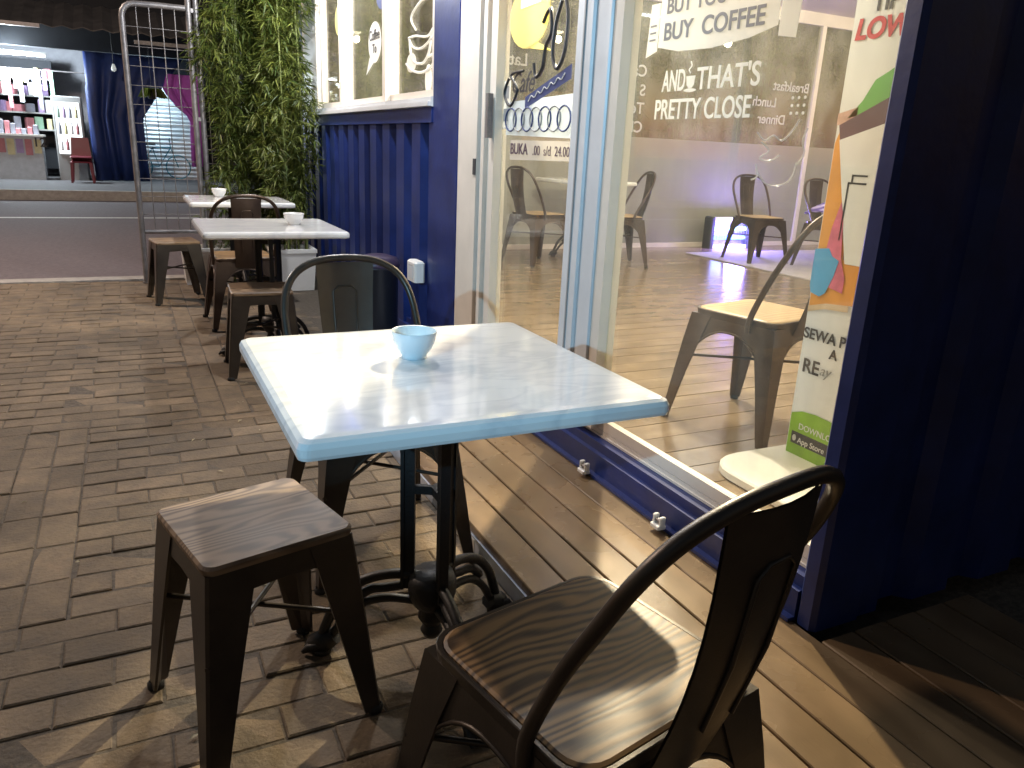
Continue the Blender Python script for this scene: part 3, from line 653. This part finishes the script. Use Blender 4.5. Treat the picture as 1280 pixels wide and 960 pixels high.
bpatch('lime_print', [(1.588,.345),(1.588,.478),(1.55,.492),(1.50,.497),(1.42,.493),(1.30,.48),(1.30,.335)][::-1], m_lime)
bpatch('store_badge', [(1.575,.388),(1.575,.425),(1.43,.425),(1.43,.388)][::-1], m_ink, 2)
bpatch('badge_mark', ell(1.562,.406,.007,.010,12), m_vin, 3)
btext('App Store', .028, m_print, 1.548, .395, 0, 0, .0058); btext('DOWNLOAD', .030, m_print, 1.553, .437, 0, 0, .0042)
btext('SEWA PO', .050, m_ink, 1.59, .712); btext('A', .045, m_ink, 1.487, .672); btext('RE', .066, m_ink, 1.577, .612, .0012); btext('ay', .05, m_vgrey, 1.512, .617, 0, .3)
btext('LOWER', .078, m_red, 1.58, 1.512, .003, .15); btext('TIP T', .065, m_ink, 1.537, 1.575, .001)

# ================================================================== SMALL THINGS OUTDOORS
for k, (y, lb) in enumerate(((2.17, 'white plastic clip on the purple blue rail next to table edge'), (1.72, 'white plastic clip on the purple blue rail nearer to banner stand'))):
    cl = thing('rail_clip', lb, 'clip', (XF-.024, y, .0935), 0, 'white clips on the container rail')
    MB().bbox(-.03, .001, -.022, .022, 0, .012, .003).build('foot_plate', m_white, cl)
    for s in (-1, 1): MB().bbox(-.022, -.002, s*.016-.006, s*.016+.006, .0121, .04, .003).build('prong', m_white, cl)
    MB().tube([(-.012,-.01,.022),(-.012,.01,.022)], .008, 8).build('pin', m_gal, cl)
bn_ = thing('waste_bin', 'dark round waste bin standing by the blue corrugated wall', 'bin', (1.265, 4.35, 0))
MB().lathe([(.0,.0),(.11,.0),(.115,.01),(.12,.50),(.126,.505),(.126,.52),(.11,.52)], n=24).build('body', mat('dark_plastic', (.03,.03,.04), .35, var=.1), bn_)
MB().lathe([(.128,.515),(.131,.525),(.128,.54),(.11,.565),(.06,.58),(.0,.582)], n=24).build('lid', mat('purple_plastic', (.05,.035,.07), .3, var=.1), bn_)
ol = thing('outlet_box', 'small white outlet box mounted on the blue corrugated wall', 'socket', (XF-.03, 4.06, .47))
MB().bbox(-.03, .03, -.07, .07, 0, .115, .01).build('body', m_white, ol)
MB().bbox(-.034, -.0305, -.045, .045, .02, .09, .002).build('cover', m_alu, ol)
sh = tag(MB().loft([round_sq(.10,.12,.03,0), round_sq(.10,.12,.03,.05), round_sq(.085,.105,.03,.075)]).build('white_block', m_white, None, (1.29, 3.98, .0)), 'low white block on the paving at the foot of the blue wall', 'block')

# planters and bamboo
def planter(x, y, wx, wy, h, label):
    p = thing('planter_box', label, 'planter', (x, y, 0), 0, 'white planter boxes')
    b = MB(); o = lambda d, z: [(-wx/2+d,-wy/2+d,z),(wx/2-d,-wy/2+d,z),(wx/2-d,wy/2-d,z),(-wx/2+d,wy/2-d,z)]
    b.loft([o(.02,0), o(0,h-.03), o(-.008,h-.03), o(-.008,h), o(.03,h), o(.03,h-.04)]); b.build('box', m_white, p)
    MB().add(o(.03, h-.045), [(0,1,2,3)]).build('soil', m_ground, p); return p
planter(1.17, 6.55, .34, .34, .34, 'white square planter box holding bamboo at the container corner')
planter(.55, 6.95, .40, .26, .30, 'white planter box standing by the kerb below the mesh gate')
def bamboo_leaves(n, hgt, rx, ry, seed):
    rnd = random.Random(seed); b = MB(); V = []; F = []
    for _ in range(n):
        z0 = .12 + (hgt-.12)*rnd.random()**.85; a = rnd.uniform(0, 6.283); rr = math.sqrt(rnd.random())*(.75+.25*math.sin(z0*5+seed))
        x0 = rx*rr*math.cos(a); y0 = ry*rr*math.sin(a); ta = rnd.uniform(0, 6.283); cnt = rnd.randint(3, 6)
        for k in range(cnt):
            aa = ta + rnd.uniform(-1.0, 1.0); dn = rnd.uniform(-1.1, .25); l = rnd.uniform(.05, .115); wd = l*rnd.uniform(.055,.085)
            d = Vector((math.cos(aa)*math.cos(dn), math.sin(aa)*math.cos(dn), math.sin(dn))); s = Vector((-math.sin(aa), math.cos(aa), rnd.uniform(-.6,.6))).normalized()
            o = Vector((x0, y0, z0)) + d*rnd.uniform(0,.03); i = len(V)
            V += [o, o+d*l*.4+s*wd, o+d*l+Vector((0,0,-.15*l)), o+d*l*.4-s*wd]; F += [(i, i+1, i+2, i+3)]
    b.add(V, F); return b
def bamboo(x, y, z, hgt, rx, ry, n, canes, label, seed, grp):
    t = thing('bamboo_plant', label, 'bamboo', (x, y, z), 0, grp); rnd = random.Random(seed)
    for k in range(canes):
        a = rnd.uniform(0, 6.283); q = rnd.random()*.55; bx, by = rx*q*math.cos(a), ry*q*math.sin(a); lx, ly = rnd.uniform(-.12,.12), rnd.uniform(-.1,.1); r = rnd.uniform(.006,.011)
        pts = []; rad = []
        for i in range(15):
            u = i/14; pts.append((bx+lx*u*u, by+ly*u*u, hgt*u)); rad.append(r*(1-.5*u)*(1.18 if i % 2 else .95))
        MB().tube(pts, rad, 6).build('cane', m_cane, t)
    lv = bamboo_leaves(n, hgt, rx, ry, seed).build('leaves', m_leaf, t); lv['kind'] = 'stuff'
    return t
bamboo(1.16, 6.56, .29, 2.9, .30, .30, 2700, 9, 'dense bamboo in white planter against the container corner', 3, 'bamboo by the container')
bamboo(.84, 6.95, .0, 3.1, .30, .24, 2700, 9, 'dense bamboo at the kerb between mesh gate and container', 5, 'bamboo by the container')
bamboo(1.12, 6.98, .0, 3.0, .28, .22, 2400, 8, 'dense bamboo growing behind the planter beside the container corner post', 12, 'bamboo by the container')
hb = bamboo(2.3, 7.75, -.04, 3.2, .50, .28, 1500, 10, 'bamboo clump outside the glazed street end of the cafe', 8, 'bamboo outside the street window')
for k, x in enumerate((3.25, 4.2, 5.15, 6.1, 7.05, 8.0)):
    o = copy_tree(hb); o.location = (x, 7.8+.06*(k % 2), -.04); o.rotation_euler.z = 0.0 if k % 2 else math.pi

# mesh gate and its post
gt = thing('mesh_gate', 'tall galvanised gate frame with rounded corner and wire mesh, by the kerb', 'gate', (.07, 7.0, 0))
fp = [(.0,0,.0),(.0,0,1.0),(.0,0,2.0)] + [(.09-.09*math.cos(R(a)), 0, 2.03+.09*math.sin(R(a))) for a in (0,22,45,67,90)] + [(.25,0,2.125),(.45,0,2.125)]
MB().tube(fp, .022, 8).build('frame', m_gal, gt)
MB().tube([(.02,0,.42),(.45,0,.42)], .018, 8).build('rail', m_gal, gt)
for x in (.10,.19,.28,.37): MB().tube([(x,0,.42),(x,0,2.11)], .004, 5).build('wire', m_gal, gt)
for k in range(11): MB().tube([(.0,.004,.56+k*.14),(.46,.004,.56+k*.14)], .003, 4).build('wire', m_gal, gt)
for s in (0,): MB().tube([(.0,.0,.0),(.0,.0,.01)], .03, 8).build('foot', m_gal, gt)
gp = thing('gate_post', 'pair of galvanised posts between mesh gate and bamboo', 'post', (.54, 7.0, 0))
for dx in (0, .055): MB().tube([(dx,0,-.02),(dx,0,2.9)], .022, 8).build('post', m_gal, gp)
for z in (.4, 1.3, 2.1): MB().box(0, .055, -.008, .008, z, z+.03).build('bracket', m_gal, gp)
mp_ = thing('mesh_fence', 'low wire mesh fence panel behind table by the bamboo', 'fence', (.62, 7.05, 0))
MB().tube([(0,0,1.5),(.38,0,1.5)], .012, 6).build('rail', m_gal, mp_); MB().tube([(0,0,.35),(.38,0,.35)], .012, 6).build('rail', m_gal, mp_)
for k in range(5): MB().tube([(.03+k*.075,0,.35),(.03+k*.075,0,1.5)], .003, 4).build('wire', m_gal, mp_)
for k in range(10): MB().tube([(0,.003,.42+k*.11),(.38,.003,.42+k*.11)], .003, 4).build('wire', m_gal, mp_)
pp = tag(MB().tube([(0,0,-.02),(0,0,1.4),(-.02,0,2.9)], .032, 10).build('pale_pole', mat('pale_pole', (.34,.34,.35), .5, .2, var=.25), None, (.90, 7.02, 0)), 'pale grey pole standing in front of the bamboo', 'pole')

# ================================================================== INSECT LAMP, MAT, CLOTH indoors
uv = thing('insect_lamp', 'glowing blue insect killer lamp on the floor against frosted glass', 'lamp', (6.26, 7.06, ZF))
for s in (-1, 1): MB().bbox(s*.285-.03, s*.285+.03, -.07, .07, .0, .36, .012).build('end_cap', m_rub, uv)
MB().box(-.255, .255, .03, .05, .01, .345).build('reflector', m_gal, uv)
MB().box(-.255, .255, -.05, .06, .305, .352).build('top_cover', m_white, uv); MB().box(-.255, .255, -.05, .06, .002, .04).build('tray', m_white, uv)
MB().tube([(-.25,.0,.12),(.25,.0,.12)], .022, 8).build('tube', m_uv, uv); MB().tube([(-.25,.0,.22),(.25,.0,.22)], .022, 8).build('tube', m_uvw, uv)
for k in range(13): MB().tube([(-.24+k*.04,-.045,.04),(-.24+k*.04,-.045,.305)], .0025, 4).build('grille_bar', m_gal, uv)
ul = bpy.data.lights.new('lamp_light', 'POINT'); ul.energy = 50; ul.color = (.24,.18,1); ul.shadow_soft_size = .12
u_ = bpy.data.objects.new('lamp_light', ul); C.objects.link(u_); u_.parent = uv; u_.location = (0, -.16, .2)
tag(MB().box(5.36, 7.7, 3.6, 6.68, ZF+.002, ZF+.012).build('floor_mat', mat('grey_mat', (.40,.37,.38), .8, var=.12, scale=12)), 'pale grey floor mat on the boards under the indoor chairs', 'mat')
def stripes():
    m = mat('purple_stripes', (.12,.05,.4), .8); t = m.node_tree; p = t.nodes['Principled BSDF']; N = t.nodes.new
    wv = N('ShaderNodeTexWave'); wv.inputs['Scale'].default_value = 14; wv.bands_direction = 'Z'; rp = N('ShaderNodeValToRGB')
    rp.color_ramp.elements[0].color = (.08,.04,.30,1); rp.color_ramp.elements[1].color = (.5,.42,.75,1); tc = N('ShaderNodeTexCoord'); mp = N('ShaderNodeMapping'); mp.inputs['Rotation'].default_value = (0,.5,0)
    t.links.new(tc.outputs['Object'], mp.inputs[0]); t.links.new(mp.outputs[0], wv.inputs['Vector']); t.links.new(wv.outputs['Fac'], rp.inputs[0]); t.links.new(rp.outputs[0], p.inputs['Base Color']); return m
b = MB(); n = 14; V = []
for i in range(n+1):
    for j in range(n+1):
        u, v = i/n, j/n; V.append((-.16+.42*u, -.14+.1*math.sin(u*5+v*2)*.3+.26*v, .05+.30*u*(1-.35*v)+.05*math.sin(v*3.1)+.015*math.sin(u*17+v*9)))
b.add(V, [(i*(n+1)+j, (i+1)*(n+1)+j, (i+1)*(n+1)+j+1, i*(n+1)+j+1) for i in range(n) for j in range(n)], True)
cl = b.build('striped_cloth', stripes(), None, (6.20, 5.60, ZF+.46)); tag(cl, 'purple striped cloth heaped on an indoor chair', 'cloth')
sm = cl.modifiers.new('thick', 'SOLIDIFY'); sm.thickness = .012

# ================================================================== LIT LAMPS
def ceiling_lamp(x, y, e, label, col=(1,.88,.70), r=.06, drop=0):
    t = thing('ceiling_lamp', label, 'lamp', (x, y, ZC-drop), 0, 'round lamps of the cafe ceiling')
    if drop: MB().tube([(0,0,0),(0,0,drop)], .006, 6).build('cord', m_rub, t)
    MB().lathe([(.0,-.001),(r+.05,-.001),(r+.055,-.02),(r+.02,-.028)], n=20).build('rim', m_white, t)
    MB().lathe([(r+.018,-.026),(r,-.045),(r*.5,-.058),(0,-.062)], n=20).build('diffuser', m_bulb, t)
    l = bpy.data.lights.new('lamp_light', 'POINT'); l.energy = e; l.color = col; l.shadow_soft_size = .05
    o = bpy.data.objects.new('lamp_light', l); C.objects.link(o); o.parent = t; o.location = (0, 0, -.13)
    return t
key = ceiling_lamp(2.28, 3.4, 150, 'round glowing pendant lamp on a cord inside the entrance', drop=.27)
l = bpy.data.lights.new('lamp_light', 'SPOT'); l.energy = 470; l.color = (1,.83,.58); l.spot_size = R(42); l.spot_blend = .5; l.shadow_soft_size = .03  # extra spot added inside the pendant to brighten chair seat, table and deck
o = bpy.data.objects.new('lamp_light', l); C.objects.link(o); o.parent = key; o.location = (0, 0, -.13)
o.rotation_euler = (Vector((.66, 1.25, .5))-Vector((2.28, 3.4, 2.45))).to_track_quat('-Z', 'Y').to_euler()
ceiling_lamp(4.6, 5.6, 26, 'round glowing ceiling lamp near the street window tables')
ceiling_lamp(5.7, 4.0, 24, 'round glowing ceiling lamp in the middle of the cafe')
ceiling_lamp(7.6, 5.4, 35, 'round glowing ceiling lamp near the cafe side wall')
ceiling_lamp(3.4, 1.7, 12, 'round glowing ceiling lamp behind the large stickered pane')
tl = thing('tube_lamp', 'white glowing tube lamp across the cafe ceiling', 'lamp', (5.7, 6.1, ZC))
MB().box(-.65, .65, -.03, .03, -.04, -.001).build('housing', m_white, tl); MB().tube([(-.6,0,-.06),(.6,0,-.06)], .015, 8).build('tube', m_tubeg, tl)
# blue flood lamp on a stand beyond the frame, which tints everything that faces it
fl = thing('flood_lamp', 'cyan blue flood lamp on a black stand beside the paving', 'lamp', (-2.2, -1.0, 0), 0)
MB().tube([(0,0,0),(0,0,1.94)], .02, 8).build('pole', m_iron, fl)
for k in range(3):
    a = k*2.094; MB().tube([(0,0,.3),(.3*math.cos(a),.3*math.sin(a),.0)], .012, 6).build('leg', m_iron, fl)
MB().box(-.12, .12, -.08, -.02, 1.90, 2.10).build('housing', m_iron, fl)
MB().box(-.10, .10, -.02, -.014, 1.92, 2.08).build('lens', emis('cyan_glow', (.15,.55,1), 6), fl)
l = bpy.data.lights.new('lamp_light', 'SPOT'); l.energy = 235; l.color = (.36,.72,1); l.spot_size = R(27); l.spot_blend = .45; l.shadow_soft_size = .015
o = bpy.data.objects.new('lamp_light', l); C.objects.link(o); o.parent = fl; o.location = (0, .02, 2.0)
o.rotation_euler = (Vector((.62, 1.85, .98))-Vector((-2.2,-1.0,2.0))).to_track_quat('-Z', 'Y').to_euler()
flap = MB(); fd = Vector((2.75, 2.75, 0)).normalized(); fn = Vector((-fd.y, fd.x, 0))  # unseen flap added to keep the flood light off pedestal and ground
flap.loft([[fd*.30+fn*k+Vector((0,0,z)) for k, z in ((-.18,1.78),(.18,1.78),(.18,1.880),(-.18,1.880))], [fd*.305+fn*k+Vector((0,0,z)) for k, z in ((-.18,1.78),(.18,1.78),(.18,1.880),(-.18,1.880))]])
flap.build('added_flap', m_iron, fl); MB().tube([(0,-.02,1.91), tuple(fd*.30+Vector((0,0,1.80)))], .008, 6).build('bracket', m_iron, fl)
# two lamps on brackets above the outdoor tables
def arm_lamp(y, e, label):
    t = thing('wall_lamp', label, 'lamp', (XF, y, 2.6), 0, 'bracket lamps above the outdoor tables')
    MB().bbox(-.02, .003, -.06, .06, -.06, .06, .008).build('plate', m_iron, t)
    MB().tube([(0,0,.0),(-.2,0,.10),(-.38,0,.08),(-.40,0,.0)], .012, 8).build('arm', m_iron, t)
    MB().lathe([(.03,.03),(.05,.0),(.13,-.06),(.135,-.06),(.055,.006),(.03,.035)], (-.40,0,0), 20).build('shade', m_iron, t)
    MB().lathe([(0,-.06),(.03,-.045),(.035,-.02),(.02,.01)], (-.40,0,0), 12).build('bulb', m_bulb, t)
    l = bpy.data.lights.new('lamp_light', 'POINT'); l.energy = e; l.color = (.95,.97,1); l.shadow_soft_size = .05
    o = bpy.data.objects.new('lamp_light', l); C.objects.link(o); o.parent = t; o.location = (-.40, 0, -.13)
arm_lamp(3.3, 52, 'black bracket lamp above the sliding door of the container')
arm_lamp(5.6, 60, 'black bracket lamp above the container windows')
# warm street lamp on the left, unseen, added to light road and paving
sl = thing('added_street_lamp', 'added tall street lamp with warm light beside the paving', 'street lamp', (-4.2, 8.2, -.05))
MB().tube([(0,0,0),(0,0,4.6),(.2,0,5.0),(.8,0,5.15)], [.06,.045,.035,.03], 8).build('pole', m_gal, sl)
MB().bbox(.7, 1.2, -.1, .1, 5.08, 5.2, .03).build('head', m_gal, sl); MB().box(.8, 1.15, -.07, .07, 5.06, 5.075).build('lens', m_bulb, sl)
l = bpy.data.lights.new('lamp_light', 'POINT'); l.energy = 600; l.color = (1,.76,.60); l.shadow_soft_size = .12
o = bpy.data.objects.new('lamp_light', l); C.objects.link(o); o.parent = sl; o.location = (.98, 0, 4.95)

# ================================================================== SHOPS ACROSS THE ROAD
ZP = .12; YS = 19.5
m_dark = mat('dark_render', (.022,.024,.03), .85, var=.3, scale=3)
m_roof = mat('rusty_roof_sheet', (.10,.09,.085), .7, var=.35, scale=4)
shop = thing('street_shop', 'small lit shop across the road with stocked shelves and dark awning', 'shop', (0, 0, 0))
def sp_(name, m, *boxes, parent=shop): return part(name, m, *boxes, parent=parent)
sp_('back_wall', mat('pale_shop_wall', (.34,.34,.38), .7, var=.1), (-8, -.55, 22.0, 22.15, ZP, 3.2))
sp_('side_wall', m_dark, (-.60, -.48, 19.5, 22.0, ZP, 3.2))
sp_('facade', m_dark, (-8, 12, 22.3, 22.5, ZP, 7.5))
sp_('upper_wall', m_dark, (-8, 12, 19.42, 19.6, 2.75, 6.5))
aw = MB()
for k in range(60):
    x = -8+k*.3333; aw.loft([[(x,17.6,2.95),(x+.1667,17.6,3.0),(x+.1667,19.42,3.62),(x,19.42,3.57)],[(x,17.6,2.965),(x+.1667,17.6,3.015),(x+.1667,19.42,3.635),(x,19.42,3.585)]])
    aw.loft([[(x+.1667,17.6,3.0),(x+.3333,17.6,2.95),(x+.3333,19.42,3.57),(x+.1667,19.42,3.62)],[(x+.1667,17.6,3.015),(x+.3333,17.6,2.965),(x+.3333,19.42,3.585),(x+.1667,19.42,3.635)]])
aw.build('awning', m_roof, shop)
for q in ((-2.1, -1.2, 17.57, 17.6, 2.93, 3.0), (.35, 1.35, 17.57, 17.6, 2.80, 2.87)): sp_('edge_gleam', m_gal, q)  # short pale strips put in for gleams of light along the roof edge
sp_('counter', mat('counter_panel', (.40,.42,.45), .6, var=.15), (-4.0, -1.55, 19.5, 19.95, ZP, 1.0))
sp_('counter_top', m_white, (-4.05, -1.5, 19.46, 20.0, 1.0, 1.04))
text('lettering', '12', .26, m_ink, shop, (-1.72, 19.49, .80), 'near', bold=.004)
for z in (1.15, 1.5, 1.85, 2.2): sp_('shelf', m_vgrey, (-4.0, -1.3, 20.6, 20.95, z-.03, z))
sp_('shelf_back', m_dark, (-4.0, -1.3, 20.955, 20.98, .3, 2.6))
goods_m = [mat('goods_'+n, c, .5, var=.2, scale=9) for n, c in (('white',(.7,.7,.7)),('red',(.38,.14,.16)),('green',(.22,.36,.26)),('purple',(.28,.2,.36)),('grey',(.2,.2,.24)),('yellow',(.5,.45,.26)))]
box_me = {}
for z in (1.15, 1.5, 1.85, 2.2):
    x = -3.6
    while x < -1.4:
        ww = random.uniform(.08,.2); hh = random.uniform(.14,.28); mi = random.randrange(6)
        g = MB().bbox(-ww/2, ww/2, -.09, .09, 0, hh, .012).build('packet', goods_m[mi], None, (x+ww/2, 20.75+random.uniform(-.06,.06), z+.001)); g.rotation_euler.z = random.uniform(-.4,.4)
        tag(g, '%s packet on the %s shelf of the lit street shop' % (['white','red','green','purple','grey','yellow'][mi], {1.15:'lowest',1.5:'second lowest',1.85:'second highest',2.2:'highest'}[z]), 'packet', 'goods on the street shop shelves'); x += ww+random.choice((.01,.02,.09))
# hanging sachets strip
for k in range(15):
    x = -2.75+k*.105; g = MB()
    for j in range(2+(k*7) % 5): g.bbox(-.04, .04, -.008, .008, -.13*j-.12, -.13*j, .006)
    tag(g.build('sachet_strip', goods_m[(k*5+k//3) % 6], None, (x+random.uniform(-.03,.03), 19.9, 2.32)), '%s strip of %d sachets hanging above the lit shop counter' % (['white','red','green','purple','grey','yellow'][(k*5+k//3) % 6], 2+(k*7) % 5), 'sachets', 'sachet strips over the counter')
tag(MB().tube([(-4,19.9,2.335),(-.6,19.9,2.335)], .012, 6).build('hanging_rail', m_gal), 'thin rail above the shop counter carrying sachets', 'rail')
for k in range(10):
    hx = -2.55+k*.10+random.uniform(-.02,.02); g = MB().bbox(-.045, .045, -.08, .08, 0, random.uniform(.10,.30), .01).build('jar', goods_m[(k*3+1) % 6], None, (hx, 19.7, 1.041))
    tag(g, '%s jar standing on the lit shop counter' % ['white','red','green','purple','grey','yellow'][(k*3+1) % 6], 'jar', 'jars on the shop counter')
for k in range(6):
    x0 = -2.5+k*.16; sp_('notice', goods_m[(k*4+3) % 6], (x0, x0+.13, 19.49, 19.498, .62+.04*(k % 2), .94))
rf = thing('drinks_fridge', 'white lit drinks cabinet beside the shop counter', 'fridge', (-1.02, 19.85, ZP))
MB().bbox(-.28, .28, -.25, .3, 0, 1.72, .02).build('body', m_vgrey, rf)
MB().box(-.23, .23, -.262, -.252, .55, 1.60).build('window', emis('fridge_glow', (.85,.95,1), 1.1), rf)
for k in range(12): MB().lathe([(.03,0),(.032,.16),(.012,.2),(.012,.24)], (-.17+(k % 4)*.11, -.29, .62+.33*(k//4)), 8).build('bottle', goods_m[(k*7) % 6], rf)
def stack(x, y, label, n):
    t = thing('plastic_chair_stack', label, 'chairs', (x, y, ZP)); mr = mat('red_plastic', (.16,.012,.03), .4, var=.1)
    for k in range(n):
        z = k*.1; b = MB().bbox(-.2, .2, -.2, .2, .40+z, .43+z, .02)
        b.build('seat', mr, t)
        MB().loft([[(-.19,.17,.42+z),(.19,.17,.42+z),(.19,.21,.42+z),(-.19,.21,.42+z)],[(-.16,.24,.80+z),(.16,.24,.80+z),(.16,.27,.80+z),(-.16,.27,.80+z)]]).build('back', mr, t)
        if k == 0:
            for sx in (-1,1):
                for sy in (-1,1): MB().loft([[(sx*.2+dx, sy*.2+dy, 0) for dx, dy in ((-.02,-.02),(.02,-.02),(.02,.02),(-.02,.02))],[(sx*.17+dx, sy*.17+dy, .40) for dx, dy in ((-.03,-.03),(.03,-.03),(.03,.03),(-.03,.03))]]).build('leg', mr, t)
    return t
stack(-.83, 18.9, 'stack of dark red plastic chairs in front of the lit shop', 2)
# tarpaulin and curtain
def drape(name, pts, y, m, label, cat, amp=.05, fr_=9):
    """cloth hanging in folds; pts = list of (z, x_left, x_right)"""
    b = MB(); n = 28; V = []
    for z, xl, xr in pts:
        for i in range(n+1): u = i/n; V.append((xl+(xr-xl)*u, y+amp*(math.sin(u*fr_*math.pi+z)+.6*math.sin(u*fr_*4.7+z*2.1))*(.5+.5*math.sin(u*2.3+z*.8)), z))
    b.add(V, [(k*(n+1)+i, k*(n+1)+i+1, (k+1)*(n+1)+i+1, (k+1)*(n+1)+i) for k in range(len(pts)-1) for i in range(n)], True)
    o = b.build(name, m); tag(o, label, cat); s_ = o.modifiers.new('thick', 'SOLIDIFY'); s_.thickness = .01; return o
drape('tarpaulin', [(2.72,-.60,1.30),(2.10,-.60,.84),(2.0,-.62,.78),(1.50,-.62,.44),(1.40,-.62,.42),(.9,-.62,.43),(.16,-.60,.45)], 19.2, mat('blue_tarpaulin', (.006,.022,.12), .6, var=.2), 'dark blue tarpaulin hanging beside the lit shop', 'tarpaulin')
drape('curtain', [(2.40,.95,1.60),(2.10,.86,1.60),(1.98,.92,1.6),(1.75,1.10,1.6),(1.58,1.30,1.62),(1.45,1.36,1.62),(1.1,1.34,1.6),(.5,1.32,1.55)], 19.1, mat('purple_curtain', (.42,.10,.50), .8, var=.15), 'purple curtain drawn to the side of the lit shutter', 'curtain', .04, 7)
st = thing('roller_shutter', 'white roller shutter lit from above behind parted curtains', 'shutter', (.75, 21.2, ZP))
for k in range(22): MB().loft([[(-.9,0,k*.1),(.9,0,k*.1),(.9,.02,k*.1),(-.9,.02,k*.1)],[(-.9,-.02,k*.1+.05),(.9,-.02,k*.1+.05),(.9,.02,k*.1+.05),(-.9,.02,k*.1+.05)],[(-.9,0,k*.1+.095),(.9,0,k*.1+.095),(.9,.02,k*.1+.095),(-.9,.02,k*.1+.095)]]).build('slat', m_alu, st)
bk_ = thing('bicycle', 'small bicycle silhouetted before the white shutter', 'bicycle', (.72, 20.9, ZP)); m_bk = mat('teal_bicycle', (.05,.22,.30), .4, .3, var=.1)
for sx in (-.42, .42):
    MB().tube([(sx+.27*math.cos(a*math.pi/12), 0, .29+.27*math.sin(a*math.pi/12)) for a in range(25)], .016, 6).build('wheel', m_bk, bk_)
MB().tube([(-.42,0,.29),(-.12,0,.72),(.28,0,.74),(.42,0,.29)], .016, 6).tube([(-.12,0,.72),(.0,0,.3),(.28,0,.74)], .016, 6).tube([(-.42,0,.29),(0,0,.3)], .012, 6).build('frame', m_bk, bk_)
MB().tube([(.28,0,.74),(.26,0,.92),(.26,-.2,.95)], .012, 6).build('handlebar', m_bk, bk_); MB().bbox(-.26, -.04, -.06, .06, .78, .83, .02).build('saddle', m_rub, bk_)
def tubelamp(x, y, z, L_, e, label, col=(.80,.93,1)):
    t = thing('tube_lamp', label, 'lamp', (x, y, z)); MB().box(-L_/2-.03, L_/2+.03, -.03, .03, .02, .06).build('housing', m_white, t)
    MB().tube([(-L_/2,0,0),(L_/2,0,0)], .018, 8).build('tube', m_tubeg, t)
    l = bpy.data.lights.new('lamp_light', 'POINT'); l.energy = e; l.color = col; l.shadow_soft_size = .15
    o = bpy.data.objects.new('lamp_light', l); C.objects.link(o); o.parent = t; o.location = (0, 0, -.08)
tubelamp(-1.9, 19.4, 2.58, 1.2, 300, 'white tube lamp glowing above the street shop counter')
tubelamp(.75, 20.4, 2.3, .6, 34, 'white tube lamp lighting the roller shutter', (.60,.84,1))
hb2 = thing('hanging_bulb', 'small unlit bulb hanging under the street awning', 'bulb', (-.05, 18.6, 2.42))
MB().tube([(0,0,.06),(0,0,.8)], .006, 5).build('cord', m_rub, hb2); MB().lathe([(0,-.09),(.04,-.07),(.05,-.03),(.03,.03),(.02,.06)], n=12).build('bulb', m_vin, hb2)
for i, (x, lb) in enumerate(((.62, 'hanging fern under the awning before the curtain'),)):
    t = thing('hanging_plant', lb, 'plant', (x, 18.8, 2.0)); b = MB()
    for k in range(40):
        a = random.uniform(0, 6.28); l_ = random.uniform(.15,.32); d = Vector((math.cos(a), math.sin(a), 0)); s_ = Vector((-d.y, d.x, 0))*.012
        b.add([Vector((0,0,.0))-s_, Vector((0,0,0))+s_, d*l_*.6+s_+Vector((0,0,.08)), d*l_+Vector((0,0,-.12)), d*l_*.6-s_+Vector((0,0,.08))], [(0,1,2,3,4)])
    b.build('leaves', m_leaf, t); MB().lathe([(.0,-.14),(.07,-.14),(.10,0),(.09,0)], n=12).build('pot', m_rub, t); MB().tube([(0,0,0),(0,0,.9)], .004, 4).build('cord', m_rub, t)
